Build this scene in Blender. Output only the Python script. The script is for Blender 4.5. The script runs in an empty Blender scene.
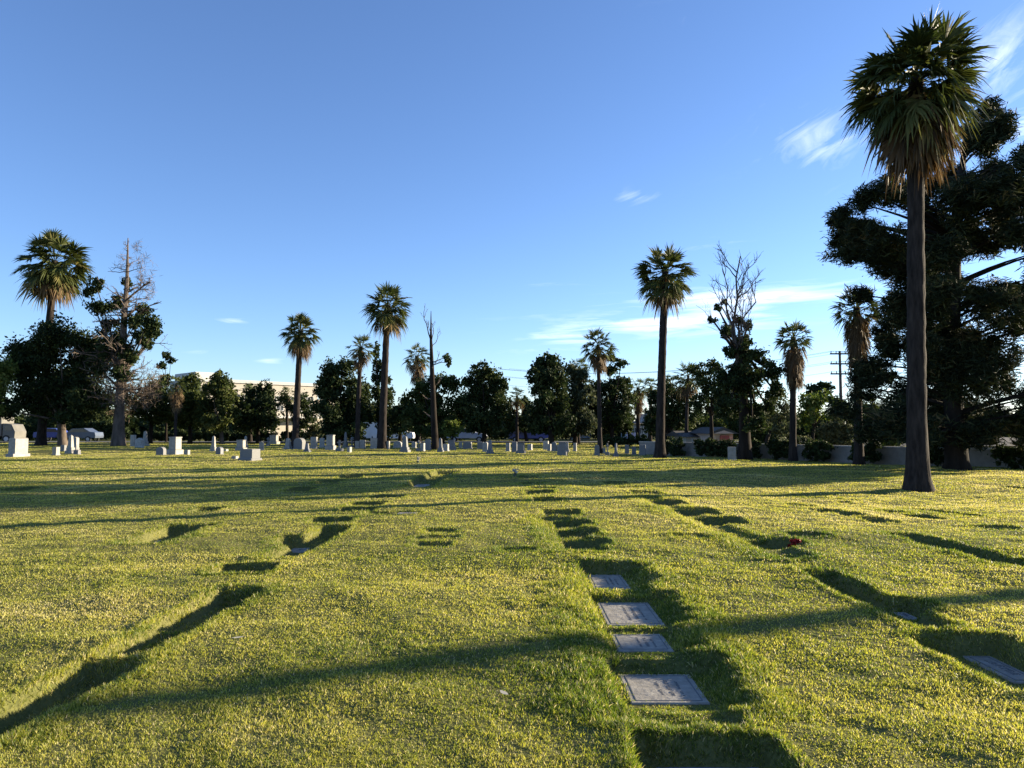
import bpy, math, random
import numpy as np
from mathutils import Vector, Euler

SC = bpy.context.scene
COL = SC.collection
R = math.radians
PI = math.pi

# ------------------------------------------------------------------ camera
F, CX, CY, HOR, EYE = 745.0, 512.0, 384.0, 428.0, 1.6
PITCH = math.atan((HOR - CY) / F)
cd = bpy.data.cameras.new('camera')
cam = bpy.data.objects.new('camera', cd); COL.objects.link(cam)
cd.sensor_width = 36.0; cd.lens = F / 1024 * 36.0
cd.clip_start = 0.05; cd.clip_end = 3000
cam.location = (0, 0, EYE); cam.rotation_euler = (PI / 2 + PITCH, 0, 0)
SC.camera = cam

# ------------------------------------------------------------------ sun, sky, exposure
SUN_AZ, SUN_EL = R(21), R(12)          # azimuth: from +X (right) towards +Y (ahead)
SUN_DIR = Vector((math.cos(SUN_AZ) * math.cos(SUN_EL), math.sin(SUN_AZ) * math.cos(SUN_EL), math.sin(SUN_EL)))
sd = bpy.data.lights.new('sun', 'SUN'); sd.energy = 5.0; sd.angle = R(0.53); sd.color = (1.0, 0.86, 0.62)
so = bpy.data.objects.new('sun', sd); COL.objects.link(so)
so.rotation_euler = SUN_DIR.to_track_quat('Z', 'Y').to_euler(); so.location = (40, 10, 30)
SC.view_settings.view_transform = 'Standard'; SC.view_settings.look = 'None'
SC.view_settings.exposure = 1.78; SC.view_settings.gamma = 1.0
SC.view_settings.use_curve_mapping = False


def ray(px, py):
    v = Vector((px - CX, CY - py, -F)); v.rotate(cam.rotation_euler); return v


def at(px, py, z=0.0):
    v = ray(px, py); t = (z - EYE) / v.z
    return (v.x * t, v.y * t)


def atY(px, py, Y):
    v = ray(px, py); t = Y / v.y
    return np.array((v.x * t, Y, EYE + v.z * t))


class NT:
    def __init__(s, tree): s.t = tree
    def n(s, typ, **kw):
        x = s.t.nodes.new(typ)
        for k, v in kw.items():
            if k.startswith('i_'): x.inputs[int(k[2:])].default_value = v
            else: setattr(x, k, v)
        return x
    def l(s, a, b): s.t.links.new(a, b)
    def m(s, op, a, b=None, c=None, clamp=False):
        x = s.t.nodes.new('ShaderNodeMath'); x.operation = op; x.use_clamp = clamp
        for i, v in enumerate((a, b, c)):
            if v is None: continue
            if isinstance(v, (int, float)): x.inputs[i].default_value = v
            else: s.l(v, x.inputs[i])
        return x.outputs[0]


def make_world():
    w = bpy.data.worlds.new('World'); SC.world = w; w.use_nodes = True
    t = w.node_tree; t.nodes.clear(); N = NT(t)
    out = N.n('ShaderNodeOutputWorld'); bg = N.n('ShaderNodeBackground'); bg.inputs[1].default_value = 0.075
    sky = N.n('ShaderNodeTexSky'); sky.sky_type = 'NISHITA'; sky.sun_disc = False
    sky.sun_elevation = SUN_EL; sky.sun_rotation = PI / 2 - SUN_AZ
    sky.air_density = 0.9; sky.dust_density = 0.2; sky.ozone_density = 3.5; sky.altitude = 200
    tc = N.n('ShaderNodeTexCoord'); sep = N.n('ShaderNodeSeparateXYZ'); N.l(tc.outputs['Generated'], sep.inputs[0])
    x, y, z = sep.outputs
    az = N.m('ARCTAN2', x, y); el = N.m('ARCSINE', z)
    def noise(ka, ke, rot, scale, det, dis):
        a = N.m('ADD', N.m('MULTIPLY', az, ka * math.cos(rot)), N.m('MULTIPLY', el, ka * math.sin(rot)))
        e = N.m('ADD', N.m('MULTIPLY', az, -ke * math.sin(rot)), N.m('MULTIPLY', el, ke * math.cos(rot)))
        cb = N.n('ShaderNodeCombineXYZ'); N.l(a, cb.inputs[0]); N.l(e, cb.inputs[1])
        nz = N.n('ShaderNodeTexNoise'); nz.inputs['Scale'].default_value = scale
        nz.inputs['Detail'].default_value = det; nz.inputs['Roughness'].default_value = 0.62
        nz.inputs['Distortion'].default_value = dis
        N.l(cb.outputs[0], nz.inputs['Vector']); return nz.outputs[0]
    flat = noise(9, 105, 0.03, 1.0, 8, 0.7)
    wisp = noise(9, 30, 0.5, 1.0, 8, 1.1)
    total = None
    #        px   py   rx  ry  kind amount
    for (px, py, rx, ry, kd, am) in [
            (745, 298, 150, 13, 0, 1.25), (660, 324, 130, 15, 0, 1.2), (570, 336, 50, 9, 0, 1.1), (800, 296, 90, 10, 0, 1.2), (720, 312, 110, 20, 0, 1.0),
            (545, 350, 60, 6, 0, .5), (700, 244, 60, 7, 0, .45), (636, 197, 30, 8, 1, .55), (235, 321, 26, 3.5, 0, .75),
            (270, 361, 18, 3.5, 0, .9), (200, 352, 22, 4, 0, .4), (815, 138, 65, 30, 1, .75), (1000, 62, 60, 40, 1, .8),
            (1030, 124, 45, 14, 0, 1.0), (1010, 20, 40, 12, 1, .35), (560, 285, 50, 5, 0, .3), (450, 349, 30, 4, 0, .35),
            (1010, 330, 90, 60, 0, .75), (900, 150, 160, 40, 1, .25), (670, 15, 60, 12, 1, .18), (370, 300, 60, 5, 0, .15)]:
        v = ray(px, py); a0 = math.atan2(v.x, v.y); e0 = math.asin(v.z / v.length)
        sa = rx / F * math.cos(a0) ** 2; se = ry / F
        da = N.m('DIVIDE', N.m('SUBTRACT', az, a0), sa); de = N.m('DIVIDE', N.m('SUBTRACT', el, e0), se)
        q = N.m('ADD', N.m('POWER', N.m('ABSOLUTE', da), 2), N.m('POWER', N.m('ABSOLUTE', de), 2))
        g = N.m('MULTIPLY', N.m('EXPONENT', N.m('MULTIPLY', q, -1.2)), am)
        nz = (flat, wisp)[kd]
        # threshold falls where the cloud is: edges break up in streaks
        c = N.m('MULTIPLY', N.m('SUBTRACT', nz, N.m('SUBTRACT', 0.60, N.m('MULTIPLY', g, 0.26))), 2.5, clamp=True)
        c = N.m('MULTIPLY', N.m('MULTIPLY', c, g), 1.1, clamp=True)
        total = c if total is None else N.m('MAXIMUM', total, c)
    hs = N.n('ShaderNodeHueSaturation'); hs.inputs['Saturation'].default_value = 1.0; hs.inputs['Value'].default_value = 1.0
    gm = N.n('ShaderNodeMix'); gm.data_type = 'RGBA'; gm.blend_type = 'MULTIPLY'; gm.inputs[0].default_value = 1.0
    gm.inputs[7].default_value = (1.03, 1.0, 1.12, 1); N.l(sky.outputs[0], gm.inputs[6])
    N.l(gm.outputs[2], hs.inputs['Color'])
    mix = N.n('ShaderNodeMix'); mix.data_type = 'RGBA'
    N.l(N.m('MULTIPLY', total, 0.72), mix.inputs[0]); N.l(hs.outputs[0], mix.inputs[6])
    mix.inputs[7].default_value = (6.6, 7.0, 7.6, 1)
    N.l(mix.outputs[2], bg.inputs[0]); N.l(bg.outputs[0], out.inputs[0])


make_world()

# ------------------------------------------------------------------ mesh helpers
ORG = {}


def props(o, label=None, cat=None, group=None, kind=None):
    for k, v in (('label', label), ('category', cat), ('group', group), ('kind', kind)):
        if v: o[k] = v
    return o


def thing(name, label, cat, loc, group=None):
    o = bpy.data.objects.new(name, None); COL.objects.link(o)
    o.location = loc; o.empty_display_size = 0.3; ORG[o] = np.array(loc, float)
    return props(o, label, cat, group)


def join(parts):
    Vs, Fs, Ts, off = [], {}, [], 0
    for p in parts:
        V, Fc = p[0], p[1]
        V = np.asarray(V, float).reshape(-1, 3)
        for fa in (Fc if isinstance(Fc, list) else [Fc]):
            fa = np.asarray(fa, int)
            Fs.setdefault(fa.shape[1], []).append(fa + off)
        Ts.append(p[2] if len(p) > 2 else np.full(len(V), .5))
        Vs.append(V); off += len(V)
    return np.concatenate(Vs), [np.concatenate(f) for f in Fs.values()], np.concatenate(Ts)


def mesh(name, parts, mat, parent=None, base=None, smooth=False):
    """parts: list of (V, F[, tint]) in world space; base: origin of a top-level mesh"""
    if isinstance(parts, tuple): parts = [parts]
    V, Fs, T = join(parts)
    org = ORG[parent] if parent is not None else np.array(base if base is not None else (0, 0, 0), float)
    V = V - org
    me = bpy.data.meshes.new(name)
    me.vertices.add(len(V)); me.vertices.foreach_set('co', V.astype(np.float32).ravel())
    loops = np.concatenate([f.ravel() for f in Fs]).astype(np.int32)
    tot = np.concatenate([np.full(len(f), f.shape[1], np.int32) for f in Fs])
    st = np.concatenate([[0], np.cumsum(tot)[:-1]]).astype(np.int32)
    me.loops.add(len(loops)); me.loops.foreach_set('vertex_index', loops)
    me.polygons.add(len(tot)); me.polygons.foreach_set('loop_start', st); me.polygons.foreach_set('loop_total', tot)
    me.polygons.foreach_set('use_smooth', np.full(len(tot), bool(smooth)))
    a = me.attributes.new('tint', 'FLOAT', 'POINT'); a.data.foreach_set('value', T.astype(np.float32))
    me.update(calc_edges=True); me.validate()
    if mat: me.materials.append(mat)
    o = bpy.data.objects.new(name, me); COL.objects.link(o)
    if parent is not None: o.parent = parent; ORG[o] = org
    else: o.location = org; ORG[o] = org
    return o


BOXF = np.array([[0, 3, 2, 1], [4, 5, 6, 7], [0, 1, 5, 4], [1, 2, 6, 5], [2, 3, 7, 6], [3, 0, 4, 7]])


def box(c, s, rot=0.0, top=1.0, bev=0.0):
    """box centred on c; top = taper of the top face"""
    x, y, z = s[0] / 2, s[1] / 2, s[2] / 2
    if bev > 0:
        b = min(bev, x * .45, y * .45, z * .45); rings = []
        for (zz, ins) in ((-z, b), (-z + b, 0), (z - b, 0), (z, b)):
            k = 1 + (top - 1) * (zz + z) / (2 * z)
            X, Y = (x - ins) * k, (y - ins) * k; cx, cy = x * k - b, y * k - b
            cx, cy = min(cx, X), min(cy, Y)
            rings.append([(-cx, -Y, zz), (cx, -Y, zz), (X, -cy, zz), (X, cy, zz), (cx, Y, zz), (-cx, Y, zz), (-X, cy, zz), (-X, -cy, zz)])
        V = np.array(rings).reshape(-1, 3); Fq = []
        for i in range(3):
            for j in range(8):
                k2 = (j + 1) % 8; Fq.append([i * 8 + j, i * 8 + k2, i * 8 + 8 + k2, i * 8 + 8 + j])
        F8 = np.array([[7, 6, 5, 4, 3, 2, 1, 0], [24, 25, 26, 27, 28, 29, 30, 31]])
        fc = [np.array(Fq), F8]
    else:
        V = np.array([(-x, -y, -z), (x, -y, -z), (x, y, -z), (-x, y, -z), (-x * top, -y * top, z), (x * top, -y * top, z), (x * top, y * top, z), (-x * top, y * top, z)])
        fc = BOXF
    if rot:
        c_, s_ = math.cos(rot), math.sin(rot)
        V = np.stack([V[:, 0] * c_ - V[:, 1] * s_, V[:, 0] * s_ + V[:, 1] * c_, V[:, 2]], 1)
    return (V + np.array(c, float), fc)


def tube(P, rad, n=6, tint=.5, jit=0.0, rng=None, cap=True):
    P = np.asarray(P, float); m = len(P); rad = np.broadcast_to(np.asarray(rad, float), (m,))
    T = np.gradient(P, axis=0); T /= np.linalg.norm(T, axis=1)[:, None] + 1e-9
    ref = np.array((0, 1.0, 0)) if abs(T[0][2]) > .8 else np.array((0, 0, 1.0))
    A = np.cross(T, ref); A /= np.linalg.norm(A, axis=1)[:, None] + 1e-9
    B = np.cross(T, A)
    th = np.arange(n) * 2 * PI / n
    rr = rad[:, None] * np.ones((m, n))
    if jit: rr = rr * (1 + jit * (rng.random((m, n)) - .5))
    V = P[:, None, :] + rr[..., None] * (np.cos(th)[None, :, None] * A[:, None, :] + np.sin(th)[None, :, None] * B[:, None, :])
    i = np.arange(m - 1)[:, None] * n; j = np.arange(n)[None, :]; k = (j + 1) % n
    Fq = np.stack([i + j, i + k, i + n + k, i + n + j], -1).reshape(-1, 4)
    V = V.reshape(-1, 3); fc = [Fq]
    if cap and n > 2:
        fc.append(np.array([list(range(n))[::-1], [(m - 1) * n + q for q in range(n)]]))
    return (V, fc, np.full(len(V), tint))


def prism(poly, y0, y1, c=(0, 0, 0), rot=0.0):
    """poly in local x,z extruded along local y"""
    n = len(poly); V = np.array([(x, y0, z) for x, z in poly] + [(x, y1, z) for x, z in poly], float)
    fs = [np.array([[i, (i + 1) % n, n + (i + 1) % n, n + i] for i in range(n)]),
          np.array([list(range(n))[::-1], list(range(n, 2 * n))])]
    c_, s_ = math.cos(rot), math.sin(rot)
    V = np.stack([V[:, 0] * c_ - V[:, 1] * s_, V[:, 0] * s_ + V[:, 1] * c_, V[:, 2]], 1) + np.array(c, float)
    return (V, fs)


def vnoise(x, y, sc, seed=0):
    x = np.asarray(x) / sc; y = np.asarray(y) / sc
    xi = np.floor(x).astype(np.int64); yi = np.floor(y).astype(np.int64); fx = x - xi; fy = y - yi
    fx = fx * fx * (3 - 2 * fx); fy = fy * fy * (3 - 2 * fy)
    def h(a, b):
        v = (a * 374761393 + b * 668265263 + seed * 982451653) & 0x7fffffff
        v = ((v ^ (v >> 13)) * 1274126177) & 0x7fffffff
        return ((v ^ (v >> 16)) & 0xffff) / 65535.0
    return (h(xi, yi) * (1 - fx) + h(xi + 1, yi) * fx) * (1 - fy) + (h(xi, yi + 1) * (1 - fx) + h(xi + 1, yi + 1) * fx) * fy


# ------------------------------------------------------------------ materials
def mat_new(name):
    m = bpy.data.materials.new(name); m.use_nodes = True; m.node_tree.nodes.clear()
    N = NT(m.node_tree); out = N.n('ShaderNodeOutputMaterial'); return m, N, out


def ramp(N, fac, stops):
    r = N.n('ShaderNodeValToRGB'); e = r.color_ramp.elements
    while len(e) < len(stops): e.new(0.5)
    for i, (p, c) in enumerate(stops): e[i].position = p; e[i].color = (*c, 1)
    N.l(fac, r.inputs[0]); return r.outputs[0]


def leaf_mat(name, stops, trans=0.3, rough=0.55, spec=0.3):
    m, N, out = mat_new(name)
    a = N.n('ShaderNodeAttribute'); a.attribute_name = 'tint'
    c = ramp(N, a.outputs['Fac'], stops)
    p = N.n('ShaderNodeBsdfPrincipled'); p.inputs['Roughness'].default_value = rough
    p.inputs['Specular IOR Level'].default_value = spec
    N.l(c, p.inputs['Base Color'])
    t = N.n('ShaderNodeBsdfTranslucent')
    hv = N.n('ShaderNodeHueSaturation'); hv.inputs['Saturation'].default_value = 1.15; hv.inputs['Value'].default_value = 1.15
    N.l(c, hv.inputs['Color']); N.l(hv.outputs[0], t.inputs[0])
    mx = N.n('ShaderNodeMixShader'); mx.inputs[0].default_value = trans
    N.l(p.outputs[0], mx.inputs[1]); N.l(t.outputs[0], mx.inputs[2]); N.l(mx.outputs[0], out.inputs[0])
    return m


def surf_mat(name, c1, c2, scale=4.0, rough=0.85, bump=0.3, stretch=(1, 1, 1), detail=6, spec=0.3, c3=None, metal=0.0):
    m, N, out = mat_new(name)
    tc = N.n('ShaderNodeTexCoord'); mp = N.n('ShaderNodeMapping'); mp.inputs['Scale'].default_value = stretch
    N.l(tc.outputs['Object'], mp.inputs[0])
    nz = N.n('ShaderNodeTexNoise'); nz.inputs['Scale'].default_value = scale; nz.inputs['Detail'].default_value = detail
    nz.inputs['Roughness'].default_value = .62
    N.l(mp.outputs[0], nz.inputs['Vector'])
    st = [(.3, c1), (.7, c2)] if c3 is None else [(.28, c1), (.55, c2), (.75, c3)]
    c = ramp(N, nz.outputs[0], st)
    p = N.n('ShaderNodeBsdfPrincipled'); p.inputs['Roughness'].default_value = rough
    p.inputs['Specular IOR Level'].default_value = spec; p.inputs['Metallic'].default_value = metal
    N.l(c, p.inputs['Base Color'])
    if bump:
        b = N.n('ShaderNodeBump'); b.inputs['Strength'].default_value = bump; b.inputs['Distance'].default_value = 0.03
        N.l(nz.outputs[0], b.inputs['Height']); N.l(b.outputs[0], p.inputs['Normal'])
    N.l(p.outputs[0], out.inputs[0])
    return m


M = {}
M['grass'] = leaf_mat('grass_blade', [(0.0, (.10, .145, .028)), (.35, (.36, .36, .07)), (.65, (.54, .48, .14)), (1.0, (.60, .51, .30))], .5, .5, .3)
M['palm'] = leaf_mat('palm_leaf', [(0.0, (.032, .045, .014)), (.5, (.075, .088, .026)), (.8, (.16, .14, .05)), (1.0, (.28, .19, .08))], .26, .55, .15)
M['palm_dead'] = leaf_mat('dead_palm_leaf', [(0.0, (.05, .033, .017)), (.5, (.115, .074, .038)), (1.0, (.22, .15, .075))], .2, .7, .2)
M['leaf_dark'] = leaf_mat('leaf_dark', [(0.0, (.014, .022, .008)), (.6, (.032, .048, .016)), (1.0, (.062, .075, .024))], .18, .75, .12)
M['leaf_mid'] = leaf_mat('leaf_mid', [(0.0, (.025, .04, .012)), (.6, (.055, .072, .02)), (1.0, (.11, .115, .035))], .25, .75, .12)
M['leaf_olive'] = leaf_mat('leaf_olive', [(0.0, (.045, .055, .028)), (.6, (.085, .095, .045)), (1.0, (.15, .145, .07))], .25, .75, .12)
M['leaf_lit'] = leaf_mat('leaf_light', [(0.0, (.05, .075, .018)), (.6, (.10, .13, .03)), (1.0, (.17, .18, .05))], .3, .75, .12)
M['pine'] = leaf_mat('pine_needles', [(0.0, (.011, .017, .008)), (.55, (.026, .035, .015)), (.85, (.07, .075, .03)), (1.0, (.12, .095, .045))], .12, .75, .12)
M['twig'] = leaf_mat('dead_twigs', [(0.0, (.06, .045, .035)), (1.0, (.22, .17, .13))], .1, .8, .1)
M['bark'] = surf_mat('bark', (.010, .008, .007), (.038, .030, .024), 3.0, .95, .9, (1, 1, .25), spec=.08)
M['bark_pale'] = surf_mat('pale_bark', (.04, .03, .024), (.14, .11, .088), 3.0, .95, .8, (1, 1, .3))
M['palm_trunk'] = surf_mat('palm_trunk', (.012, .010, .009), (.048, .038, .033), 7.0, .95, 1.0, (1.6, 1.6, .3), spec=.1)
M['dead_wood'] = surf_mat('dead_wood', (.05, .038, .03), (.15, .118, .095), 4.0, .95, .4)
M['granite'] = surf_mat('granite', (.13, .13, .13), (.21, .205, .2), 30, .75, .1)
M['marble'] = surf_mat('marble', (.20, .19, .17), (.33, .31, .28), 5, .6, .1)
M['dark_stone'] = surf_mat('dark_stone', (.10, .10, .11), (.18, .18, .19), 12, .5, .1)
M['weathered'] = surf_mat('weathered_stone', (.22, .21, .19), (.40, .38, .35), 6, .9, .3)
M['marker'] = surf_mat('marker_stone', (.20, .18, .15), (.29, .265, .225), 14, .85, .35, c3=(.36, .33, .275))
M['marker_dark'] = surf_mat('dark_marker_stone', (.09, .12, .22), (.16, .2, .32), 10, .45, .1)
M['engrave'] = surf_mat('engraving', (.12, .122, .128), (.17, .17, .17), 20, .9, 0)
M['wall_block'] = surf_mat('block_wall', (.17, .155, .14), (.26, .235, .21), 3, .9, .3)
M['render_cream'] = surf_mat('cream_render', (.36, .325, .275), (.44, .40, .34), 1.2, .9, .05)
M['render_white'] = surf_mat('white_render', (.42, .41, .39), (.5, .49, .47), 1.2, .9, .05)
M['render_pink'] = surf_mat('pink_render', (.42, .32, .27), (.52, .40, .34), 1.5, .9, .05)
M['render_grey'] = surf_mat('grey_render', (.28, .28, .29), (.38, .38, .39), 1.5, .9, .05)
M['roof'] = surf_mat('roof_shingle', (.045, .042, .04), (.085, .078, .072), 5, .9, .3)
M['glass'] = surf_mat('window_glass', (.03, .035, .04), (.06, .065, .07), 1, .15, 0, spec=.6)
M['red'] = surf_mat('dull_red', (.25, .06, .05), (.35, .09, .07), 3, .7, 0)
M['sign'] = surf_mat('lilac_sign', (.42, .38, .5), (.55, .5, .62), 2, .6, 0)
M['car_white'] = surf_mat('white_paint', (.72, .72, .72), (.8, .8, .8), 1, .3, 0, spec=.5)
M['car_blue'] = surf_mat('blue_paint', (.04, .06, .24), (.06, .09, .32), 1, .3, 0, spec=.5)
M['car_silver'] = surf_mat('silver_paint', (.38, .40, .47), (.48, .5, .56), 1, .3, 0, spec=.5)
M['car_slate'] = surf_mat('slate_paint', (.06, .075, .11), (.09, .11, .15), 1, .35, 0, spec=.4)
M['truck'] = surf_mat('khaki_paint', (.11, .105, .09), (.16, .15, .13), 1, .5, 0, spec=.3)
M['tyre'] = surf_mat('tyre', (.015, .015, .015), (.03, .03, .03), 8, .9, 0)
M['rim'] = surf_mat('wheel_rim', (.35, .35, .36), (.5, .5, .5), 8, .35, 0)
M['pole_wood'] = surf_mat('pole_wood', (.06, .05, .04), (.12, .1, .085), 5, .9, .3)
M['asphalt'] = surf_mat('asphalt', (.10, .10, .10), (.18, .175, .17), 2, .95, .2)
M['flower_red'] = leaf_mat('red_petal', [(0, (.18, .012, .012)), (1, (.38, .03, .03))], .2)
M['flower_white'] = leaf_mat('white_petal', [(0, (.45, .42, .36)), (1, (.75, .72, .66))], .2)
M['dry_leaf'] = leaf_mat('dry_leaf', [(0, (.4, .36, .28)), (1, (.62, .57, .48))], .2)
M['terracotta'] = surf_mat('green_vase', (.05, .07, .05), (.09, .11, .08), 8, .5, 0)


def ground_material():
    m, N, out = mat_new('lawn_soil')
    tc = N.n('ShaderNodeTexCoord')
    def nz(s, d):
        x = N.n('ShaderNodeTexNoise'); x.inputs['Scale'].default_value = s; x.inputs['Detail'].default_value = d
        N.l(tc.outputs['Object'], x.inputs['Vector']); return x.outputs[0]
    big, fine = nz(.35, 4), nz(26, 6)
    c1 = ramp(N, big, [(.3, (.11, .12, .035)), (.7, (.2, .175, .07))])
    c2 = ramp(N, fine, [(.3, (.045, .055, .016)), (.7, (.145, .14, .045))])
    mx = N.n('ShaderNodeMix'); mx.data_type = 'RGBA'; mx.inputs[0].default_value = .55
    N.l(c1, mx.inputs[6]); N.l(c2, mx.inputs[7])
    p = N.n('ShaderNodeBsdfPrincipled'); p.inputs['Roughness'].default_value = 1; p.inputs['Specular IOR Level'].default_value = .05
    N.l(mx.outputs[2], p.inputs['Base Color'])
    b = N.n('ShaderNodeBump'); b.inputs['Strength'].default_value = .8; b.inputs['Distance'].default_value = .03
    N.l(fine, b.inputs['Height']); N.l(b.outputs[0], p.inputs['Normal'])
    N.l(p.outputs[0], out.inputs[0]); return m


M['lawn'] = ground_material()

# ------------------------------------------------------------------ lawn with sunken graves
# pits: px, py, width, length, depth ; rot 0 = rows run away from the camera
PITS = []


def pit(px, py, w=.5, l=.6, d=.13, br=.10, bl=.10, bf=.10, bn=.10, rot=0.0):
    x, y = at(px, py, -.09); PITS.append((x, y, w / 2, l / 2, d, br, bl, bf, bn, rot))


def trough(p0, p1, w, d, br=.3, bl=.12):
    a = np.array(at(*p0)); b = np.array(at(*p1)); c = (a + b) / 2; v = b - a
    rot = math.atan2(-v[0], v[1])
    PITS.append((c[0], c[1], w / 2, np.linalg.norm(v) / 2, d, br, bl, .2, .2, rot))


# centre-right row
pit(608, 582, .46, .8, .12, bn=.4, br=.3); pit(629, 615, .55, .85, .12, bn=.4, br=.3); pit(640, 646, .46, .5, .11, bn=.4, br=.3); pit(662, 688, .58, .62, .12, bn=.4, br=.34); pit(722, 786, .62, .6, .15)
trough((612, 572), (690, 715), .45, .075, .35)
for p in [(562, 521), (572, 530), (578, 540), (586, 551), (548, 507), (540, 500), (533, 488), (529, 481), (544, 495)]: pit(*p, .52, .65, .18)
# left-centre row
trough((-40, 735), (100, 666), .24, .16, .2, .06); trough((122, 652), (168, 628), .2, .14, .2, .06); trough((176, 622), (232, 594), .28, .16, .2, .06); pit(244, 579, .55, .5, .19)
trough((280, 557), (336, 529), .35, .17, .1); trough((556, 520), (590, 555), .35, .07); trough((650, 500), (800, 562), .2, .05); pit(300, 546, .55, .5, .18); pit(330, 529, .6, .6, .19)
pit(356, 517, .6, .6, .19); pit(367, 511, .6, .6, .19); pit(388, 503, .6, .9, .19)
trough((412, 490), (446, 470), .6, .16); pit(428, 481, .6, 1.0, .15)
# further left row
trough((140, 545), (182, 527), .35, .17, .3); pit(208, 515, .5, .6, .16); pit(300, 494, .6, 1.2, .16); pit(330, 485, .6, 1.5, .16); pit(352, 479, .6, 1.5, .16)
pit(22, 493, .6, .9, .14); pit(386, 470, .6, 2, .15)
# right row
for p in [(616, 486), (632, 491), (646, 499), (668, 509), (697, 519)]: pit(*p, .6, .8, .18)
pit(722, 528, .65, .8, .2); pit(776, 554, .55, .6, .15); pit(806, 547, .4, .4, .12)
trough((822, 578), (932, 626), .24, .13, .12, .08); pit(1001, 664, .34, .66, .15); pit(906, 617, .24, .32, .14); trough((942, 640), (1040, 686), .26, .14, .12, .08)
for p in [(800, 510), (826, 517), (852, 522), (878, 529)]: pit(*p, .4, .7, .12)
trough((905, 540), (1035, 573), .2, .11, .2)
pit(821, 500, .4, .5, .11); pit(845, 505, .3, .4, .1); pit(892, 516, .35, .7, .11); pit(925, 523, .4, .8, .11); trough((915, 507), (985, 517), .25, .1); pit(1000, 536, .6, .5, .12)
pit(1010, 491, .5, .8, .13)
pit(408, 520, .4, .35, .07); pit(385, 521, .5, .5, .09)
for p in [(440, 541), (443, 548), (433, 556), (690, 546), (520, 560), (430, 549)]: pit(*p, .35, .3, .05)


def sstep(t): t = np.clip(t, 0, 1); return t * t * (3 - 2 * t)


def pit_field(x, y):
    """returns depth and edge closeness"""
    dep = np.zeros_like(x); edge = np.zeros_like(x); fl = np.zeros_like(x); zc = np.zeros_like(x)
    wob = 1 + .5 * (vnoise(x, y, .13, 91) - .5) + .4 * (vnoise(x, y, .4, 92) - .5)
    for (cx, cy, hw, hl, d, br, bl, bf, bn, rot) in PITS:
        rr = max(hw, hl) + .6
        idx = np.nonzero((np.abs(x - cx) < rr) & (np.abs(y - cy) < rr))[0]
        if not len(idx): continue
        dx, dy = x[idx] - cx, y[idx] - cy
        c, s = math.cos(rot), math.sin(rot); u = dx * c + dy * s; v = -dx * s + dy * c
        tx = np.maximum(np.maximum(u - hw, 0) / br, np.maximum(-u - hw, 0) / bl)
        ty = np.maximum(np.maximum(v - hl, 0) / bf, np.maximum(-v - hl, 0) / bn)
        t = np.sqrt(tx * tx + ty * ty) * wob[idx]
        dep[idx] = np.maximum(dep[idx], d * (1 - sstep(t)))
        if max(hw, hl) < .8:
            k = 1 - sstep((t - .3) / .9); q = k > fl[idx]
            fl[idx] = np.where(q, k, fl[idx]); zc[idx] = np.where(q, lumps(np.array([cx]), np.array([cy]))[0], zc[idx])
        edge[idx] = np.maximum(edge[idx], np.clip(1.6 - np.abs(t - .8) * 1.6, 0, 1))
    z = lumps(x, y) * (1 - fl) + zc * fl - dep
    return dep, edge, z


def lumps(x, y):
    n = (vnoise(x, y, 2.6, 1) - .5) * .07 + (vnoise(x, y, .9, 2) - .5) * .048 + (vnoise(x, y, .3, 3) - .5) * .03 + (vnoise(x, y, .12, 7) - .5) * .012
    return n + (vnoise(x, y, 9, 4) - .5) * .16


def height(x, y):
    x = np.atleast_1d(np.asarray(x, float)); y = np.atleast_1d(np.asarray(y, float))
    return pit_field(x, y)[2]


def gz(x, y): return float(height(x, y)[0])


def make_lawn():
    ys = [-40, -20, -10, -5, -2, 0, 1, 2]
    y = 2.4
    while y < 10: ys.append(y); y += .05
    while y < 45: ys.append(y); y += .011 * y * .6
    while y < 900: ys.append(y); y *= 1.08
    ys.append(1800)
    xs = [0.0]; x = 0.0
    while x < 6.5: x += .05; xs.append(x)
    while x < 30: x += .05 + .010 * (x - 6.5); xs.append(x)
    while x < 900: x *= 1.12; xs.append(x)
    xs.append(1800)
    xs = np.array([-v for v in xs[:0:-1]] + xs); ys = np.array(ys)
    X, Y = np.meshgrid(xs, ys); Z = height(X.ravel(), Y.ravel())
    V = np.stack([X.ravel(), Y.ravel(), Z], 1); n = len(xs)
    i = np.arange(len(ys) - 1)[:, None] * n; j = np.arange(n - 1)[None, :]
    Fq = np.stack([i + j, i + j + 1, i + n + j + 1, i + n + j], -1).reshape(-1, 4)
    props(mesh('ground', (V, Fq), M['lawn'], smooth=True), kind='structure')


make_lawn()

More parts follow.
